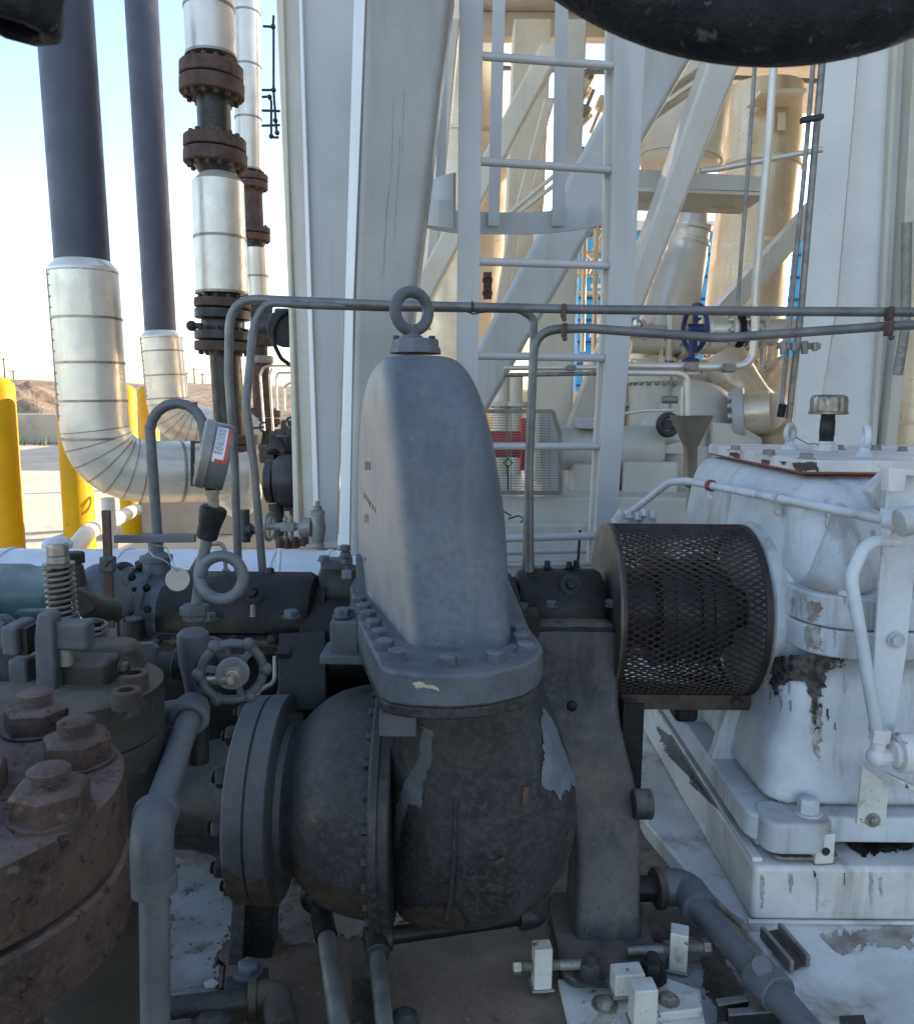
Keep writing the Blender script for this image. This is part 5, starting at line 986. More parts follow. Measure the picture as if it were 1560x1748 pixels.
part(ot2, 'elbow', 'plate', lambda m: (m.ball(W(1496, 1292, 1.44), .019), m.cyl(W(1496, 1292, 1.44), W(1530, 1292, 1.44), .0175, n=8), m.cyl(W(1496, 1292, 1.44), W(1500, 1266, 1.44), .014)), bev=.002)
part(ot2, 'valve_end', 'plate', lambda m: (m.cyl(W(1530, 1285, 1.43), W(1600, 1285, 1.43), .038, n=28), m.cyl(W(1522, 1287, 1.43), W(1532, 1287, 1.43), .026, n=24)), bev=.004)
bk = thing('mounting_bracket', 'tall pale bracket plate bolted at the right edge in front of the gearbox', 'bracket', W(1500, 1410, 1.5))
part(bk, 'upright_plate', 'steelw', lambda m: m.prism([W(x, y, 1.49) for x, y in ((1519, 810), (1580, 800), (1570, 900), (1547, 1120), (1526, 1250), (1484, 1250), (1500, 1000))], (0, .008, 0)), bev=.002)
part(bk, 'head_angle', 'plate', lambda m: (m.prism([W(x, y, 1.45) for x, y in ((1517, 798), (1600, 806), (1600, 818), (1548, 812), (1545, 840), (1517, 840))], (0, .03, 0)),), bev=.002)
bolt(bk, M['steelw'], W(1529, 1093, 1.487), (0, -1, 0), .012, .010, wash=1.4)
part(bk, 'lower_plate', 'jack', lambda m: m.prism([W(x, y, 1.50) for x, y in ((1472, 1308), (1518, 1340), (1512, 1412), (1462, 1408))], (0, .008, 0)), bev=.002); bolt(bk, M['zinc'], W(1490, 1401, 1.498), (0, -1, 0), .010, .009, wash=1.5)
part(bk, 'gusset', 'jack', lambda m: m.prism([W(x, y, 1.45) for x, y in ((1514, 1322), (1600, 1360), (1600, 1370), (1545, 1345))], (0, .02, 0)), bev=.002)
t = thing('corner_plate', 'pale triangular lug on the gearbox beside the bracket head', 'lug', W(1520, 900, 1.6)); part(t, 'lug', 'steelw', lambda m: m.prism([W(x, y, 1.60) for x, y in ((1518, 804), (1524, 880), (1500, 870), (1484, 838))], (0, .04, 0)), bev=.006)

# oil on the deck, grit, dirt round the feet
OILD = M['deckoil']
for pl in ([(940, 1560), (975, 1540), (985, 1640), (960, 1690), (925, 1640)], [(1105, 1560), (1160, 1560), (1215, 1600), (1250, 1660), (1180, 1600), (1110, 1610)], [(600, 1650), (650, 1640), (640, 1748), (600, 1748)], [(1195, 1640), (1230, 1630), (1275, 1700), (1240, 1748), (1205, 1700)]):
    decal(sk_, pl, OILD, 'oil_pool', t_deck, 1.7, .0022, 16)
random.seed(21); m = MB()
for k in range(1500):
    x = random.uniform(-.75, .55); y = random.uniform(1.0, 2.2); s_ = random.choice((.0012, .0018, .003)); z = ZD+.0015
    m.box((x, y, z+s_*.4), (s_*random.uniform(.8, 2), s_, s_*.8), Matrix.Rotation(random.random()*3, 3, 'Z'))
build(m, 'grit', M['dirt'], label='grit and flakes of dirt scattered over the skid deck', cat='grit', kind='stuff', sm=0)
# ================================================ small blocks, jacks and plates around the feet
def jblock(lab, c, sz, rot=0, hole=None, mat='jack', boltdir=None, bl=.05, grp='cream jacking blocks on the skid'):
    t = thing('jacking_block', lab, 'block', V(c)-V((0, 0, sz[2]/2)), grp); rm = Matrix.Rotation(rot, 3, 'Z')
    part(t, 'block', mat, lambda m: m.box(c, sz, rm), bev=.003)
    part(t, 'weld_bead', 'galv', lambda m: m.tube([V(c)+rm @ V((sx*(sz[0]/2+.001), sy*(sz[1]/2+.001), -sz[2]/2+.002))+V((random.uniform(-.001, .001), 0, 0)) for sx, sy in ((-1, -1), (-.3, -1), (.4, -1), (1, -1), (1, -.2), (1, .5), (1, 1), (.2, 1), (-1, 1), (-1, .2))], .0035, 6, True))
    c = V(c)
    if hole: part(t, 'hole', 'stain', lambda m: m.cyl(c+rm @ V(hole[0]), c+rm @ (V(hole[0])+V(hole[1])*.002), .0085, n=18))
    if boltdir:
        d = V(boltdir).normalized(); s = c+d*(sz[0]/2 if abs(d.x) > .5 else sz[1]/2)
        def scr(m):
            pr = [(-.12, .0085)]; z = -.05
            while z < bl: pr += [(z, .0092), (z+.0015, .0078)]; z += .003
            m.lathe(s, d, pr+[(bl, .008)], 16)
        part(t, 'jack_screw', 'galv', scr); part(t, 'hex_head', 'zinc', lambda m: m.lathe(s+d*bl, d, [(0, .0155), (.013, .0155), (.016, .013)], 6), bev=.001)
    return t
def at(px, py, z): return G(px, py, z)
c = at(925, 1690, ZD+.012); jblock('cream jacking block with a bolt pointing left, at the pedestal foot', c+V((0, .012, .04)), (.034, .03, .085), .1, None, 'jack', (-1, -.05, 0), .022)
c = at(1160, 1655, ZD+.012); jblock('cream jacking block with a threaded screw pointing right, behind the black bolt', c+V((0, .012, .035)), (.034, .036, .08), -.3, None, 'jack', (1, .1, 0), .03)
c = at(1072, 1700, ZD+.02); jblock('cream cube block between the two pedestal bolts', c+V((0, .012, .022)), (.056, .035, .045), .12)
c = at(1098, 1752, ZD+.02); jblock('tall cream block with a rust drip at the bottom edge of the photo', c+V((0, .01, .035)), (.042, .035, .075), .1)
c = at(1294, 1437, .622); jblock('white block with a hole beside the gearbox foot, on the slab edge', c+V((0, .0, .035)), (.030, .032, .075), .2, ((-.0155, 0, .0), (-1, 0, 0)), 'steelw', grp='drilled blocks beside the gearbox foot')
c = at(1408, 1478, .622); jblock('white block with a ragged drilled hole in front of the gearbox foot', c+V((0, .02, .030)), (.040, .03, .068), .1, ((0, -.0155, -.002), (0, -1, 0)), 'jack', grp='drilled blocks beside the gearbox foot')
sp = thing('sole_plate', 'cream sole plate with rust stains under the pedestal foot', 'plate', at(1050, 1720, ZD))
part(sp, 'plate', 'jack', lambda m: m.prism([G(x, y, ZD+.010) for x, y in ((952, 1672), (1110, 1660), (1195, 1690), (1210, 1790), (980, 1790))], (0, 0, -.012)), bev=.002)
part(sp, 'pad', 'jack', lambda m: m.prism([G(x, y, ZD+.028) for x, y in ((1112, 1700), (1190, 1692), (1200, 1722), (1118, 1732))], (0, 0, -.018)), bev=.003)
bolt(sp, M['zinc'], at(1032, 1716, ZD+.010), (0, 0, 1), .016, .012, wash=1.5, style='round'); bolt(sp, M['zinc'], at(1140, 1708, ZD+.028), (0, 0, 1), .014, .010, wash=1.5)
for lb, pts, z in (('short black channel piece at the bottom edge, left of the white slab', ((1222, 1705), (1275, 1698), (1278, 1708), (1226, 1716)), .50), ('wider grey channel piece cut by the bottom edge', ((1242, 1722), (1330, 1716), (1332, 1726), (1244, 1733)), .50)):
    t = thing('channel_piece', lb, 'channel', G(*pts[0], z), 'channel pieces at the bottom edge'); part(t, 'top_flange', 'galv', lambda m: m.prism([G(x, y, z) for x, y in pts], (0, 0, -.004)), bev=.001)
    part(t, 'face', 'darkmach', lambda m: m.prism([G(*pts[3], z-.004), G(*pts[2], z-.004), G(*pts[2], z-.004)+V((0, 0, -.035)), G(*pts[3], z-.004)+V((0, 0, -.035))], (0, .003, 0)))
t = thing('channel_bracket', 'loose dark steel channel bracket lying on the white base slab', 'bracket', G(1340, 1620, .5))
for (a, b) in (((1300, 1590), (1352, 1652)), ((1330, 1584), (1380, 1643))): part(t, 'rail', 'galv', lambda m: m.bar(G(*a, .515), G(*b, .515), .010, .024), bev=.003)
part(t, 'web', 'rustdk', lambda m: m.prism([G(x, y, .508) for x, y in ((1302, 1592), (1330, 1586), (1378, 1643), (1352, 1655))], (0, 0, -.005)))
part(gs, 'square_recess', 'stain', lambda m: m.prism([G(x, y, .5015) for x, y in ((1432, 1735), (1474, 1733), (1482, 1760), (1436, 1762))], (0, 0, -.001)))

# ================================================ pipework on the deck
def fit(m, c, r): m.ball(c, r, 18, 12)
dp = thing('deck_pipe', 'thick grey pipe running diagonally beside the white base slab', 'pipe', G(1250, 1600, ZD))
part(dp, 'pipe', 'tubegrey', lambda m: m.tube([G(1178, 1535, .535), G(1300, 1668, .53), G(1420, 1810, .53)], .025, 28))
part(dp, 'elbow', 'tubegrey', lambda m: m.tube(fillet([G(1120, 1515, .535), G(1172, 1515, .535), G(1195, 1552, .535)], .05, 8), .037, 24), bev=.003)
part(dp, 'nipple', 'oily', lambda m: m.cyl(G(1080, 1518, .53), G(1125, 1516, .53), .026, n=24)); part(dp, 'elbow_collar', 'rustdk', lambda m: m.cyl(G(1117, 1517, .535), G(1130, 1516, .535), .042, n=28), bev=.003)
part(dp, 'coupling', 'tubegrey', lambda m: (m.cyl(G(1292, 1660, .532), G(1330, 1700, .532), .034, n=28), m.cyl(G(1300, 1650, .55), G(1300, 1650, .57), .018)), bev=.003)
dp2 = thing('drain_pipe', 'dusty drain pipe coming towards the camera from under the left of the casing', 'pipe', G(560, 1640, ZD), 'drain pipes under the casing')
part(dp2, 'pipe', 'galv', lambda m: m.tube([G(556, 1590, .52), G(586, 1800, .50)], .0178, 24)); part(dp2, 'drop_pipe', 'oily', lambda m: m.tube(fillet([V((-.235, 1.44, .60)), G(545, 1545, .535), G(557, 1600, .52)], .03, 8), .022, 20)); part(dp2, 'elbow', 'oily', lambda m: (m.ball(G(540, 1530, .545), .034), m.ball(V((-.245, 1.43, .60)), .03)))
dp3 = thing('drain_pipe', 'drain pipe crossing under the casing to a right-hand elbow', 'pipe', G(640, 1640, ZD), 'drain pipes under the casing')
part(dp3, 'pipe', 'oily', lambda m: m.cyl(G(640, 1602, .515), G(905, 1563, .515), .0165, n=24)); part(dp3, 'elbow', 'castdk', lambda m: (m.tube(fillet([G(885, 1566, .515), G(918, 1561, .515), G(918, 1561, .515)+V((0, 0, .05))], .03, 6), .0255, 20)))
part(dp3, 'tee', 'castdk', lambda m: (m.cyl(G(622, 1607, .515), G(668, 1599, .515), .0255, n=24), m.cyl(G(640, 1600, .515), G(645, 1632, .515), .0235, n=24)), bev=.003); part(dp3, 'pipe', 'galv', lambda m: m.tube([G(642, 1620, .512), G(662, 1800, .50)], .0155, 24))
dp4 = thing('drain_pipe', 'dark pipe with an elbow at the bottom edge, left of the deck pipes', 'pipe', G(400, 1710, ZD), 'drain pipes under the casing')
part(dp4, 'pipe', 'castdk', lambda m: m.cyl(G(250, 1726, .50), G(430, 1706, .50), .0185, n=24)); part(dp4, 'elbow', 'brown', lambda m: m.tube(fillet([G(430, 1704, .50), G(472, 1700, .50), G(482, 1765, .50)], .035, 8), .027, 20), bev=.002); part(dp4, 'elbow_collar', 'brown', lambda m: m.cyl(G(424, 1707, .50), G(440, 1705, .50), .031, n=24), bev=.003)
t = thing('union_nut', 'dark ribbed union nut at the bottom edge between two drain pipes', 'fitting', G(690, 1745, ZD)); part(t, 'nut', 'castdk', lambda m: m.lathe(G(690, 1752, .47), (0, 0, 1), [(0, .026), (.018, .026), (.02, .02), (.028, .012)], 8), bev=.002)
t = thing('union_nut', 'dark ribbed union cut by the bottom edge beside the foreground pipe', 'fitting', G(360, 1745, ZD)); part(t, 'nut', 'castdk', lambda m: m.lathe(G(362, 1755, .47), (0, 0, 1), [(0, .036), (.018, .036), (.02, .028), (.030, .018)], 8), bev=.002)
ft = thing('casing_foot', 'black channel foot with a bolted grey plate under the nozzle flange', 'bracket', G(430, 1680, ZD))
part(ft, 'channel', 'oily', lambda m: (m.prism([W(x, y, 1.42) for x, y in ((418, 1530), (466, 1530), (462, 1668), (414, 1668))], (0, .06, 0)),), bev=.002)
part(ft, 'side_web', 'pedestal', lambda m: (m.prism([W(x, y, 1.40) for x, y in ((396, 1540), (418, 1540), (412, 1690), (386, 1690))], (0, .01, 0)),), bev=.002)
part(ft, 'plate', 'castdk', lambda m: m.prism([G(x, y, .515) for x, y in ((386, 1668), (458, 1650), (456, 1682), (384, 1700))], (0, 0, -.03)), bev=.002); bolt(ft, M['castup'], G(423, 1660, .515), (0, 0, 1), .018, .018, wash=1.5)
t = thing('hook_clip', 'small dark hook clip beside the casing foot', 'clip', G(372, 1665, ZD)); part(t, 'hook', 'castdk', lambda m: m.tube([G(378, 1690, .49), G(382, 1650, .49), G(372, 1640, .51), G(366, 1650, .52)], .004, 8))
t = thing('debris', 'small white flake of litter on the skid deck by the foreground pipe', 'litter', G(360, 1680, ZD)); part(t, 'flake', 'plate', lambda m: m.prism([G(x, y, ZD+.004) for x, y in ((348, 1680), (362, 1673), (374, 1680), (366, 1688), (352, 1688))], (0, 0, .003)))

# ================================================ bearing housing at left with gauge and valve
LY, LZ = 1.76, 1.052
lb = thing('left_bearing_housing', 'black oily bearing housing with flaking grey paint, left of the pump casing', 'bearing housing', (-.5, LY, ZD)); lb.name = 'bearing_housing'; ORG['bearing_housing'] = ORG.pop('left_bearing_housing')
xL = W(215, 1040, LY).x; xR = W(543, 1040, LY).x
hs = part(lb, 'cap', 'oily', arch(xL+.09, xR, .112, .108, LY, LZ))
pc = part(lb, 'end_cap', 'patina', lambda m: m.lathe((xL, LY, LZ), (1, 0, 0), [(0, .10), (0, .116), (.028, .117), (.032, .110), (.06, .112), (.064, .118), (.075, .118), (.079, .112), (.15, .111), (.16, .10)], 56))
part(lb, 'lower_case', 'oily', lambda m: m.loft([rring(z, xL+.04, xR-.005, y0, LY+.12, .03) for z, y0 in ((LZ-.005, 1.622), (LZ-.038, 1.620), (LZ-.040, 1.655), (.95, 1.66), (.85, 1.69), (.55, 1.70))]), bev=.003)
part(lb, 'sludge_shelf', 'rustdk', lambda m: m.bb(xL+.05, xR-.06, 1.612, 1.63, LZ-.02, LZ-.008), bev=.003)
part(lb, 'shaft_disc', 'oily', lambda m: (m.lathe((xL-.018, LY, LZ), (1, 0, 0), [(0, .11), (.003, .128), (.012, .128), (.015, .11)], 56),))
part(lb, 'end_ring', 'oily', lambda m: (m.cyl((xR-.006, LY+.03, LZ), (xR+.014, LY+.03, LZ), .088, n=48), m.cyl((xR+.014, LY+.03, LZ), (xR+.022, LY+.03, LZ), .095, n=48), m.cyl((xR+.02, LY+.03, LZ), (xR+.12, LY+.03, LZ), .04, n=36)))
for x, y, r_ in ((497, 1053, .017), (432, 1052, .006), (360, 1058, .012)): bolt(lb, M['patina' if r_ > .01 else 'galv'], W(x, y, 1.63), (0, 0, 1), r_, .013 if r_ > .01 else .022)
for x, y in ((268, 1094), (300, 1096), (398, 1094), (465, 1092)): bolt(lb, M['oily'], W(x, y, 1.605), (0, -1, .1), .010, .009)
for x, y in ((250, 1004), (252, 1040), (225, 985), (222, 1045)): bolt(lb, M['oily'], W(x, y, LY-.118), (0, -1, .15), .007, .007)
part(lb, 'sight_glass', 'clamp', lambda m: m.lathe(W(400, 1128, 1.64), (0, -1, 0), [(0, .03), (.012, .028), (.014, .02), (.006, .018)], 28))
part(lb, 'drain_line', 'galv', lambda m: m.tube(fillet([W(470, 1120, 1.62), W(470, 1165, 1.60), W(440, 1180, 1.58), W(440, 1260, 1.56)], .02), .006, 10))
part(lb, 'bolt_boss', 'oily', lambda m: m.lathe(W(230, 1092, 1.62), (0, 0, 1), [(0, .030), (.004, .024), (.045, .022)], 24)); bolt(lb, M['patina'], W(230, 1066, 1.62), (0, 0, 1), .019, .014, wash=0)
bolt(lb, M['oily'], W(432, 1012, LY-.105), (0, -1, .25), .011, .014, wash=1.9); part(lb, 'plug', 'oily', lambda m: m.cyl(W(461, 978, LY), W(461, 970, LY), .011, .008)); part(lb, 'grease_nipple', 'rubber', lambda m: (m.cyl(W(229, 1007, LY-.115), W(229, 1006, LY-.135), .005)))
part(lb, 'vent_neck', 'patina', lambda m: m.lathe(W(268, 980, LY), (0, 0, 1), [(0, .032), (.03, .030), (.032, .036), (.042, .036), (.044, .028), (.052, .017), (.085, .016)], 28))
part(lb, 'small_lug', 'oily', lambda m: (m.cyl(W(236, 968, LY), W(250, 960, LY), .014),), bev=.002)
gn = thing('gooseneck_vent', 'grey gooseneck vent tube curving over behind the pressure gauge', 'vent tube', W(268, 930, LY))
part(gn, 'tube', 'tubegrey', lambda m: m.tube(fillet([W(270, 935, LY), W(255, 720, LY)]+[W(302-46*math.cos(a), 736-48*math.sin(a), LY) for a in [PI*k/8 for k in range(0, 9)]]+[W(352, 768, LY)], .02, 3), .0115, 16)); part(gn, 'nut', 'galv', lambda m: m.lathe(W(270, 924, LY), (0, 0, 1), [(0, .021), (.014, .021), (.017, .017)], 6), bev=.001)
tb = thing('tee_handle', 'rusty upright flat bar with a grey cross rod at the bearing housing', 'handle', W(185, 1065, 1.5))
part(tb, 'cross_rod', 'tubegrey', lambda m: m.bar(W(196, 920, 1.56), W(334, 919, 1.56), .012, .0155), bev=.002)
part(tb, 'flat_bar', 'rustfl', lambda m: m.bar(W(181, 871, 1.5), W(189, 1072, 1.5), .016, .008, up=(0, 1, 0)), bev=.0015)
part(tb, 'clamp_nut', 'patina', lambda m: m.bar(W(184, 950, 1.485), W(184.5, 976, 1.485), .026, .02, up=(0, 1, 0)), bev=.003); part(tb, 'screw_slot', 'rubber', lambda m: m.bar(W(180, 967, 1.4735), W(189, 957, 1.4735), .002, .001, up=(0, 1, 0)))
tg_ = thing('round_tag', 'tan round metal tag wired to the neck of the bearing housing', 'tag', W(303, 1005, 1.58))
part(tg_, 'disc', 'tag', lambda m: m.cyl(W(303, 989, 1.58), W(303.4, 989, 1.582), .0242, n=40)); 
part(tg_, 'wire', 'zinc', lambda m: m.tube(fillet([W(303, 975, 1.577), W(280, 956, 1.58), W(262, 950, 1.60), W(254, 940, 1.66), W(262, 930, 1.72), W(285, 934, 1.72), W(290, 950, 1.66), W(303, 975, 1.578)], .02, 4), .0014, 6))
t = thing('copper_line', 'thin bent line looping up behind the pigtail', 'tube', W(380, 975, 1.8)); part(t, 'line', 'galv', lambda m: m.tube(fillet([W(325, 975, 1.8), W(352, 930, 1.8), W(382, 926, 1.8), W(386, 978, 1.8)], .03, 7), .005, 8)); part(t, 'fitting', 'zinc', lambda m: m.cyl(W(386, 972, 1.8), W(386, 985, 1.8), .009))
# bent conduits
def conduit(lab, pts, rad, r=.0098, cl=()):
    ps = [W(*p) for p in pts]; t = thing('bent_conduit', lab, 'conduit', ps[0], 'bent conduits over the pump'); part(t, 'tube', 'conduit', lambda m: m.tube(fillet(ps, rad, 9), r, 18))
    for c in cl:
        q = W(*c[:3]); part(t, 'clamp', 'rustfl', lambda m: m.box(q+V((0, 0, -.004)), (.011, .027, .030)), bev=.003); bolt(t, M['rustfl'], q+V((0, -.012, -.024)), (0, -1, 0), .006, .006, wash=0)
    return t
conduit('outermost conduit rising at left and running level to the right edge', [(407, 985, 1.95), (400, 780, 1.95), (390, 640, 1.95), (392, 508, 1.95), (660, 520, 1.9), (1000, 528, 1.85), (1300, 531, 1.82), (1620, 533, 1.8)], [0, .1, .1, .075, .4, .4, .4, 0], .0105, ((962, 527, 1.845), (1518, 532, 1.79)))
conduit('inner conduit curving down beside the first at left, dropping to the right bearing', [(449, 985, 1.85), (434, 800, 1.85), (420, 690, 1.86), (432, 560, 1.9), (452, 515, 1.9), (520, 520, 1.9), (650, 524, 1.93), (885, 527, 1.95), (912, 542, 1.95), (910, 600, 1.93), (897, 978, 1.89)], [0, .1, .12, .1, .05, .1, .2, .04, .05, .1, 0], .0098)
conduit('lower conduit rising beside the right bearing and bending to the right edge', [(904, 976, 1.84), (903, 800, 1.84), (912, 563, 1.84), (1000, 560, 1.83), (1230, 577, 1.81), (1520, 556, 1.79), (1620, 552, 1.78)], [0, .2, .06, .3, .5, .5, 0], .0105, ((963, 560, 1.80), (1517, 558, 1.77)))
t = thing('cable_tie', 'cut dark cable tie on the level conduit right of the lifting eye', 'cable tie', W(808, 528, 1.86)); part(t, 'tie', 'rubber', lambda m: (m.tube([W(x, y, 1.86) for x, y in ((798, 532), (808, 536), (820, 533), (830, 532))], .0018, 6), m.torus(W(806, 523, 1.875), (1, 0, 0), .012, .0018, 20, 6)))
# pressure gauge, pigtail, valve
GY = 1.08
pg = thing('pressure_gauge', 'tilted pressure gauge seen edge-on with a red and white side label', 'gauge', W(358, 862, GY))
ga = (W(400, 788, GY)-W(352, 776, GY)).normalized(); ga = V((ga.x, .31, ga.z)).normalized(); gc = W(368, 778, GY); gr = PX(58, gc)
part(pg, 'case', 'gauge', lambda m: m.lathe(gc-ga*.012, ga, [(0, gr*.97), (.006, gr*.985), (.026, gr*.985), (.029, gr*.95), (.031, gr*.5)], 64), sm=50)
part(pg, 'bezel', 'galv', lambda m: m.lathe(gc-ga*.012, ga, [(-.008, gr*.80), (-.010, gr*.92), (-.007, gr*1.01), (.004, gr*1.02), (.005, gr*.9)], 64)); part(pg, 'lens', 'glass', lambda m: m.cyl(gc-ga*.019, gc-ga*.017, gr*.8, n=48))
gu, gv, _ = frame(ga); vd = (V((0, 0, EYE))-gc).normalized(); vd = (vd-ga*vd.dot(ga)).normalized(); upv = vd.cross(ga).normalized(); upv = upv if upv.z > 0 else -upv
def lab_patch(a0, a1, t0, t1, lift):
    def f(m):
        n = 14; rs = []; rr = gr*.985+lift
        for k in range(n+1):
            a = a0+(a1-a0)*k/n; d = vd*math.cos(a)+upv*math.sin(a); rs.append((gc-ga*.012+ga*t0+d*rr, gc-ga*.012+ga*t1+d*rr))
        m.add([p for r_ in rs for p in r_], [(2*k, 2*k+1, 2*k+3, 2*k+2) for k in range(n)])
    return f
st_ = part(pg, 'side_label', 'sticker', lab_patch(-.18, 1.0, .007, .025, .0004))
part(pg, 'red_stripe', 'stred', lab_patch(-.18, 1.0, .0212, .0252, .0007)); part(pg, 'red_stripe', 'stred', lab_patch(-.18, -.08, .010, .0212, .0007))
def ink(m):
    for j in range(6):
        t0 = .0082+j*.0018; a = .06
        while a < .93:
            L = random.uniform(.05, .16); n = 3; rr = gr*.985+.001
            ps = []
            for k in range(n+1):
                aa = a+min(L, .95-a)*k/n; d = vd*math.cos(aa)+upv*math.sin(aa); ps += [gc-ga*.012+ga*t0+d*rr, gc-ga*.012+ga*(t0+.0007)+d*rr]
            m.add(ps, [(2*k, 2*k+1, 2*k+3, 2*k+2) for k in range(n)]); a += L+.035
part(pg, 'fine_print', 'ink', ink)
s0 = gc-upv*(gr*.97)-ga*(-.004); s1 = W(365, 866, GY)
part(pg, 'stem', 'zinc', lambda m: (m.cyl(s0, s1, .0078, n=6), m.cyl(s0, s0.lerp(s1, .3), .010, n=16)))
pt = thing('pigtail_siphon', 'grey coiled pigtail tube under the pressure gauge', 'siphon', W(335, 1045, 1.1))
part(pt, 'boot', 'rubber', lambda m: m.lathe(W(352, 920, GY), W(366, 864, GY)-W(352, 920, GY), [(0, .0115), (.002, .0145), (.018, .015), (.026, .0165), (.038, .0185), (.044, .0185), (.047, .015)], 24))
lp = [W(356, 905, GY), W(347, 950, GY), W(340, 985, GY-.005)]+[W(378+37*math.cos(a), 986+37*math.sin(a)*1.0, GY-.012+.0*a+.006*k/5) for k, a in enumerate([PI-.25*PI*k for k in range(1, 9)])]+[W(340, 1000, GY+.03), W(334, 1042, GY+.03)]
import mathutils
def smooth(ps, n=6):
    out = []; L = len(ps)
    for i in range(L-1):
        p0, p1, p2, p3 = ps[max(0, i-1)], ps[i], ps[i+1], ps[min(L-1, i+2)]
        for k in range(n): s = k/n; out.append(.5*((2*p1)+(p2-p0)*s+(2*p0-5*p1+4*p2-p3)*s*s+(3*p1-p0-3*p2+p3)*s**3))
    return out+[ps[-1]]
part(pt, 'coil', 'tubegrey', lambda m: m.tube(smooth(lp), .0080, 16))
vv = thing('globe_valve', 'grey bar-stock valve with a lobed handwheel in front of the black housing', 'valve', W(335, 1190, 1.1))
part(vv, 'hex_collar', 'clamp', lambda m: m.lathe(W(333, 1058, 1.1), (0, 0, 1), [(0, .017), (.008, .017), (.009, .021), (.020, .021), (.022, .018)], 6), bev=.001)
part(vv, 'body', 'clamp', lambda m: m.lathe(W(334, 1180, 1.1), (-.01, 0, 1), [(0, .014), (.02, .017), (.04, .021), (.075, .023), (.086, .022), (.092, .016)], 32))
hd = V((.26, -.92, -.06)).normalized(); bc_ = W(352, 1124, 1.12)
part(vv, 'bonnet_flange', 'clamp', lambda m: (m.cyl(bc_, bc_+hd*.010, .036, n=40), m.cyl(bc_+hd*.012, bc_+hd*.022, .0345, n=40)), bev=.002)
bolts(vv, M['clamp'], bc_+hd*.022, hd, .027, 6, .0065, .008, wash=0)
part(vv, 'yoke', 'oily', lambda m: m.lathe(bc_, hd, [(0, .02), (.03, .018), (.04, .012), (.085, .011)], 24))
hc = bc_+hd*.082; u_, v_, _ = frame(hd); sh = W(400, 1150, 1.04)-hc; hc = hc+sh*.0; hc = W(397, 1147, 1.03)
HR = PX(51, hc)
def wheel(m):
    n = 90; pts = [hc+(u_*math.cos(2*PI*k/n)+v_*math.sin(2*PI*k/n))*(HR+.0022*max(0, math.cos(6*2*PI*k/n))**3) for k in range(n)]
    m.tube(pts, .0062, 10, True)
    for k in range(6): a = 2*PI*k/6; m.ball(hc+(u_*math.cos(a)+v_*math.sin(a))*(HR+.003), .0092, 14, 10)
part(vv, 'handwheel', 'clamp', wheel)
for k in range(3):
    a = PI/6+2*PI*k/3+.3; part(vv, 'spoke', 'clamp', lambda m: m.bar(hc+hd*.0, hc+(u_*math.cos(a)+v_*math.sin(a))*HR, .010, .006, up=hd), bev=.002)
part(vv, 'hub_disc', 'gauge', lambda m: m.cyl(hc+hd*.002, hc+hd*.008, .0225, n=40), bev=.001); part(vv, 'stem', 'zinc', lambda m: m.lathe(bc_+hd*.08, hc-bc_+hd*.03-hd*.08, [(0, .006), ((hc-bc_).length-.06, .006), ((hc-bc_).length-.048, .0055)], 14)); bolt(vv, M['zinc'], hc+hd*.008, hd, .0085, .006, stud=.009)
part(vv, 'threaded_nipple', 'clamp', lambda m: m.lathe(W(274, 1135, 1.12), (1, 0, 0), [v for k in range(9) for v in ((k*.0035, .0185), (k*.0035+.0018, .0165))]+[(.036, .016)], 24)); part(vv, 'side_body', 'oily', lambda m: m.cyl(W(300, 1135, 1.12), W(340, 1135, 1.12), .025, n=24), bev=.003)
part(vv, 'down_pipe', 'oily', lambda m: m.cyl(W(335, 1178, 1.12), W(338, 1300, 1.12), .0165, n=24))

# ================================================ foreground elbow pipe
fp = thing('foreground_pipe', 'grey painted elbow pipe in front of the pump suction flange', 'pipe', W(262, 1790, .80))
A0 = W(322, 1228, 1.03); E0 = W(262, 1402, .845); B0 = W(266, 1800, .80)
part(fp, 'upper_pipe', 'tubegrey', lambda m: m.cyl(A0, E0, .0160, n=32)); part(fp, 'lower_pipe', 'tubegrey', lambda m: m.cyl(W(263, 1500, .80), B0, .0160, n=32))
du = (A0-E0).normalized(); e1 = W(258, 1452, .80)
part(fp, 'elbow', 'cast', lambda m: m.tube(fillet([E0+du*.012, W(258, 1428, .803), W(262, 1512, .803)], .026, 10), .0232, 28), sm=50)
part(fp, 'elbow_rim', 'cast', lambda m: (m.lathe(E0+du*.004, du, [(0, .022), (.001, .0255), (.012, .0255), (.014, .0225)], 32), m.lathe(W(262, 1490, .803), (0, 0, -1), [(0, .022), (.001, .0248), (.020, .0248), (.021, .022)], 32)))
part(fp, 'street_elbow', 'cast', lambda m: (m.torus(A0+du*.004, du, .021, .0066, 32, 10), m.ball(A0+du*.02, .025), m.cyl(A0+du*.02, W(276, 1222, 1.06), .019, n=24))); part(fp, 'nipple', 'zinc', lambda m: m.cyl(W(262, 1222, 1.06), W(290, 1222, 1.06), .0165, n=24))

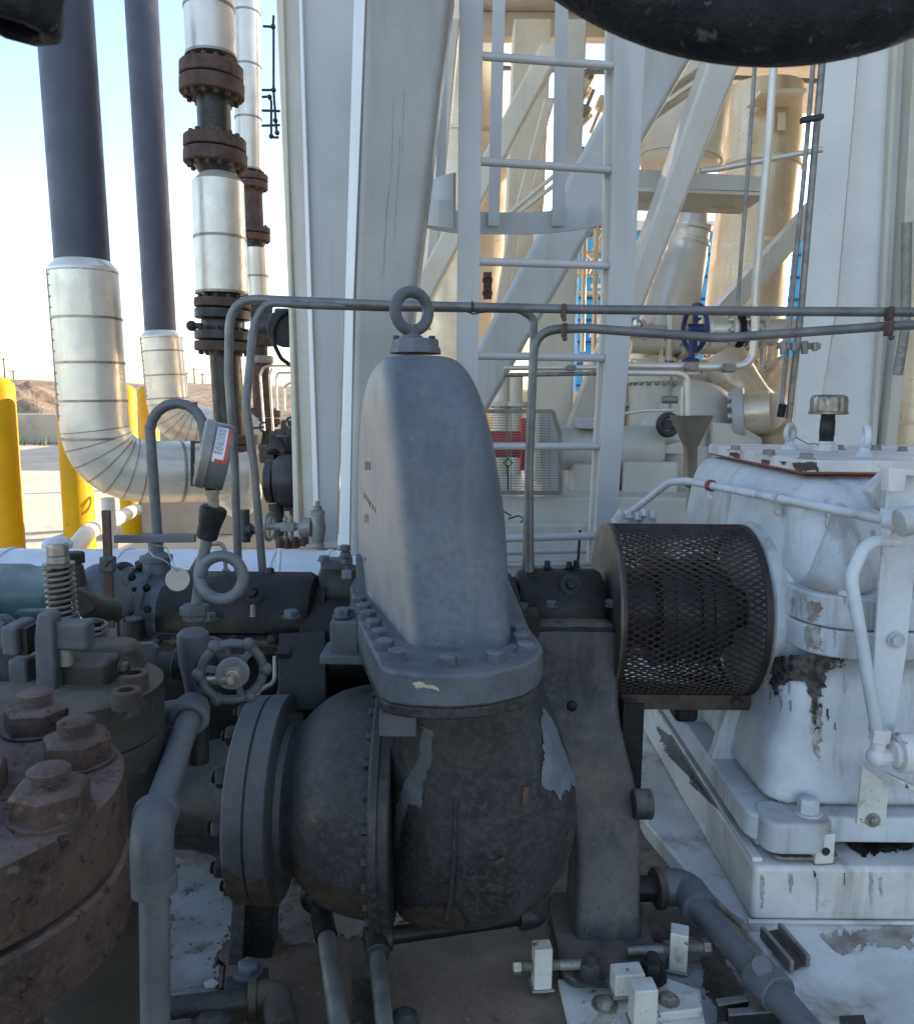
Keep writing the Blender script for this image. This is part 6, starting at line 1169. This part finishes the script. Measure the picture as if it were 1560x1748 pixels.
# ================================================ dark flange with socket bolts, springs and clamp at left
sf = thing('stuffing_flange', 'dark cylindrical flange with two rusty socket bolts behind the rusty flange', 'flange', (-.475, .95, .5))
fc = V((-.478, .955, 1.195)); part(sf, 'flange_disc', 'brown', lambda m: m.lathe(fc, (0, 0, -1), [(0, .100), (.003, .104), (.062, .104), (.066, .10)], 64)); part(sf, 'lower_body', 'brown', lambda m: m.lathe(fc-V((0, 0, .067)), (0, 0, -1), [(0, .101), (.004, .103), (.16, .103), (.18, .09), (.55, .085)], 64))
part(sf, 'body_top', 'brown', lambda m: m.loft([sring(z, -.555+k, -.42-k, .985+k, 1.05-k, 3.5, 28) for z, k in ((1.195, -.004), (1.20, 0), (1.222, .003), (1.230, .010))]), bev=.003)
for x, y in ((217, 1207), (230, 1176)): bolt(sf, M['rustdk'], G(x, y, 1.196), (0, 0, 1), .0168, .021, style='socket', wash=0)
part(sf, 'rear_plate', 'clamp', lambda m: m.prism([W(x, y, 1.15) for x, y in ((206, 1100), (258, 1098), (268, 1106), (272, 1172), (206, 1172))], (0, .012, 0)), bev=.003)
Yc = 1.0
cl = thing('lever_clamp', 'grey forged lever clamp with an upright arm beside the coil spring', 'clamp', W(85, 1170, Yc))
part(cl, 'arm', 'clamp', lambda m: m.prism([W(x, y, .93) for x, y in ((62, 1052), (66, 1047), (84, 1048), (90, 1056), (91, 1100), (96, 1190), (62, 1190), (57, 1090))], (0, .024, 0)), bev=.006, bseg=3)
part(cl, 'left_lug', 'clamp', lambda m: m.box(W(33, 1086, .95), (.019, .05, .038)), bev=.005, bseg=3); part(cl, 'lug_gap', 'oily', lambda m: m.box(W(50, 1088, .955), (.016, .04, .034)))
part(cl, 'right_lug', 'clamp', lambda m: m.box(W(127, 1083, .95), (.042, .026, .036)), bev=.005, bseg=3); part(cl, 'yoke', 'brown', lambda m: m.box(W(152, 1150, .97), (.068, .045, .046)), bev=.008, bseg=3)
part(cl, 'pin', 'galv', lambda m: m.cyl(W(112, 1105, .95), W(114, 1135, .95), .009)); part(cl, 'base_block', 'clamp', lambda m: m.box(W(48, 1142, .98), (.026, .05, .04)), bev=.005)
part(cl, 'threaded_pipe', 'clamp', lambda m: m.lathe(W(-20, 1142, .98), (1, 0, -.02), [v for k in range(12) for v in ((k*.0034, .0235), (k*.0034+.0017, .0215))]+[(.042, .02)], 24)); bolt(cl, M['brown'], W(207, 1140, .93), (1, 0, 0), .008, .008)
sp_ = thing('spring_bolt', 'upright coil spring on a hex-headed stud at the far left', 'spring', W(105, 1060, 1.05))
cs = W(108, 1052, 1.05); ct = W(100, 966, 1.05)
def helix(a, b, Rr, r, turns, m, n=18):
    d = (b-a); L = d.length; u, v, ax = frame(d); ps = [a+ax*(L*k/(turns*n))+(u*math.cos(2*PI*k/n)+v*math.sin(2*PI*k/n))*Rr for k in range(int(turns*n)+1)]; m.tube(ps, r, 8)
part(sp_, 'coil', 'spring', lambda m: helix(cs, ct, .0175, .0026, 9, m)); part(sp_, 'stud', 'oily', lambda m: m.cyl(cs-V((0, 0, .03)), ct, .012))
part(sp_, 'washer', 'spring', lambda m: m.cyl(ct, ct+V((0, 0, .004)), .0205, n=28)); part(sp_, 'washer', 'spring', lambda m: m.cyl(cs-V((0, 0, .006)), cs, .0205, n=28)); part(sp_, 'lock_nut', 'galv', lambda m: m.lathe(ct+V((0, 0, .004)), (0, 0, 1), [(0, .0145), (.010, .0145)], 6), bev=.001); part(sp_, 'hex_head', 'zinc', lambda m: m.lathe(ct+V((0, 0, .0145)), (0, 0, 1), [(0, .014), (.014, .014), (.017, .0115)], 6), bev=.001)
sp2 = thing('spring_bolt', 'lower coil spring mostly hidden behind the clamp block', 'spring', W(160, 1120, 1.05)); part(sp2, 'coil', 'spring', lambda m: helix(W(158, 1125, 1.05), W(160, 1060, 1.05), .0165, .0026, 7, m)); part(sp2, 'stud', 'oily', lambda m: m.cyl(W(158, 1130, 1.05), W(160, 1060, 1.05), .010))
t = thing('hex_plug', 'dark hex plug just right of the spring bolt head', 'plug', W(127, 960, 1.3)); part(t, 'plug', 'oily', lambda m: m.lathe(W(127, 962, 1.3), (0, 0, 1), [(0, .017), (.018, .017), (.020, .014)], 6), bev=.001); part(t, 'neck', 'brown', lambda m: m.lathe(W(127, 1000, 1.3), (0, 0, 1), [(0, .02), (.034, .016)], 20))
tv = thing('teal_pipe', 'weathered teal pipe body entering at the left edge', 'pipe', W(30, 1050, 1.45)); part(tv, 'body', 'teal', lambda m: m.lathe(W(-80, 1012, 1.45), (1, 0, 0), [(0, .056), (.14, .056), (.15, .052), (.20, .050)], 40)); part(tv, 'rib', 'teal', lambda m: m.lathe(W(0, 1040, 1.42), (1, 0, 0), [(0, .02), (.1, .02)], 20))
t = thing('cast_elbow', 'dull grey-beige cast elbow behind the spring bolt', 'elbow', W(155, 1050, 1.55)); part(t, 'elbow', 'castup', lambda m: m.lathe(W(190, 1040, 1.55), (-.35, 0, 1), [(-.03, .045), (.02, .05), (.06, .046), (.085, .034), (.097, .012)], 36), sub=1)
t = thing('stub_pipe', 'brown tapered stub pipe between the spring and the bearing housing', 'pipe', W(170, 1060, 1.25)); part(t, 'stub', 'brown', lambda m: m.tube([W(125, 1005, 1.2), W(145, 1030, 1.22), W(160, 1040, 1.25), W(200, 1041, 1.28)], [.004, .020, .022, .0175], 24))
t = thing('corner_fitting', 'grey plate with a ringed bolt at the left edge', 'plate', W(10, 1080, 1.2)); part(t, 'plate', 'clamp', lambda m: m.prism([W(x, y, 1.2) for x, y in ((-20, 1050), (8, 1050), (24, 1062), (0, 1116), (-20, 1116))], (0, .01, 0)), bev=.003); bolt(t, M['clamp'], W(3, 1066, 1.197), (0, -1, 0), .010, .008, wash=1.5)
# white duct behind
wd = thing('white_duct', 'long white dusty duct lying behind the bearing housing at left', 'duct', W(300, 1040, 2.45)); a = W(-260, 1034, 2.5); b_ = W(640, 1040, 2.5); rr = .190
part(wd, 'shell', 'whitepipe', lambda m: m.tube([a, b_], rr, 64)); d = (b_-a).normalized()
for px in (20, 215, 470, 560):
    q = a.lerp(b_, (px+260)/900.0); part(wd, 'seam_band', 'whitepipe', lambda m: m.lathe(q, d, [(0, rr-.004), (0, rr+.004), (.012, rr+.004), (.012, rr-.004)], 64, False, True))
for x in (448, 478): t_ = part(wd, 'strap', 'steelw', lambda m: m.tube([W(x, 938, 2.36), W(x-1, 960, 2.31), W(x-3, 985, 2.30)], .006, 8))

# ================================================ rusty flange in the left foreground
rf = thing('rusty_flange', 'big rusty flange with three studded nuts filling the lower left corner', 'flange', (-.5, .55, .6))
RZ = 1.25; P = [G(x, y, RZ) for x, y in ((213, 1292), (210, 1331), (185, 1365), (135, 1408), (60, 1452), (0, 1479))]
def circ(P):
    import itertools
    best = None; sx = [(p.x, p.y) for p in P]; n = len(sx)
    A = [[0]*3 for _ in range(3)]; B = [0]*3
    for x, y in sx:
        r_ = (x, y, 1); z = x*x+y*y
        for i in range(3):
            B[i] += r_[i]*z
            for j in range(3): A[i][j] += r_[i]*r_[j]
    s = Matrix(A).inverted() @ V(B); cx, cy = s[0]/2, s[1]/2; return cx, cy, math.sqrt(s[2]+cx*cx+cy*cy)
cx, cy, RR = circ(P); print('RUSTFLANGE', cx, cy, RR)
rc = V((cx, cy, RZ))
part(rf, 'upper_flange', 'rust', lambda m: m.lathe(rc, (0, 0, -1), [(0, RR-.004), (.002, RR-.001), (.006, RR), (.056, RR), (.060, RR-.003)], 96), disp=None)
part(rf, 'gasket', 'oily', lambda m: m.lathe(rc-V((0, 0, .060)), (0, 0, -1), [(0, RR-.014), (.006, RR-.014)], 96)); part(rf, 'lower_flange', 'rust', lambda m: m.lathe(rc-V((0, 0, .066)), (0, 0, -1), [(0, RR-.004), (.003, RR-.0005), (.055, RR-.001), (.059, RR-.005)], 96))
part(rf, 'lower_body', 'brown', lambda m: m.lathe(rc-V((0, 0, .125)), (0, 0, -1), [(0, RR-.03), (.03, RR-.06), (.10, RR-.075), (.5, RR-.08)], 64))
part(rf, 'centre_hub', 'rust', lambda m: m.lathe(rc, (0, 0, 1), [(0, RR*.40), (.012, RR*.40), (.018, RR*.38), (.022, RR*.3)], 64))
for x, y in ((64, 1246), (134, 1300), (88, 1392)):
    q = G(x, y, RZ); d_ = dep(q); bolt(rf, M['rust'], q, (0, 0, 1), .0275, .0215, name='stud_nut', stud=.0125, wash=1.06)
for k in range(5):
    a_ = math.atan2(G(133, 1283, RZ).y-cy, G(133, 1283, RZ).x-cx)+.62*(k+2); bolt(rf, M['rust'], V((cx+math.cos(a_)*RR*.78, cy+math.sin(a_)*RR*.78, RZ)), (0, 0, 1), .0275, .0215, name='stud_nut', stud=.0125, wash=1.06)
t = thing('pale_bucket', 'pale round rim of a bucket in the lower left corner', 'bucket', G(120, 1800, ZD)); bcn = G(90, 1800, .60)
part(t, 'rim', 'jack', lambda m: m.lathe(bcn, (0, 0, 1), [(0, .135), (.004, .142), (.012, .142), (.014, .136), (.004, .131)], 64, False, True)); part(t, 'wall', 'jack', lambda m: m.lathe(bcn-V((0, 0, .14)), (0, 0, 1), [(0, .115), (.14, .136), (.14, .132), (.004, .111)], 64, False, True)); part(t, 'bottom', 'jack', lambda m: m.cyl(bcn-V((0, 0, .14)), bcn-V((0, 0, .136)), .114, n=48))

# ================================================ black handwheel rim and nut close to the lens
D0 = .46
def C_(px, py, d): return camM @ V(((px-780)/F*d, (874-py)/F*d, -d))+V((0, 0, EYE))
hw = thing('valve_handwheel', 'big black coated handwheel rim close to the lens at the top right', 'handwheel', C_(1300, -447, D0))
hc2 = C_(1300, -447, D0); axv = camM @ V((.0, .12, 1)).normalized(); Rm = (593-70)/F*D0
part(hw, 'rim', 'rubber', lambda m: m.torus(hc2, axv, Rm, 68/F*D0, 120, 28)); part(hw, 'hub', 'rubber', lambda m: m.cyl(hc2-axv*.02, hc2+axv*.02, .03, n=32)); uu, vv_, _ = frame(axv)
for k in range(4): a_ = PI/4+PI/2*k; part(hw, 'spoke', 'rubber', lambda m: m.cyl(hc2, hc2+(uu*math.cos(a_)+vv_*math.sin(a_))*Rm, .010, n=14))
nt_ = thing('black_nut', 'black bored nut close to the lens at the top left corner', 'nut', C_(30, 0, .46)); nc = C_(28, 50, .46); na = V((.12, .03, 1)).normalized()
part(nt_, 'nut', 'rubber', lambda m: m.lathe(nc, na, [(.0, .0125), (-.001, .016), (0, .022), (.004, .0255), (.05, .027), (.05, .0125)], 8, False, True), bev=.004, bseg=3)
part(nt_, 'threaded_rod', 'rubber', lambda m: m.cyl(nc+na*.012, nc+na*.2, .0122, n=24))
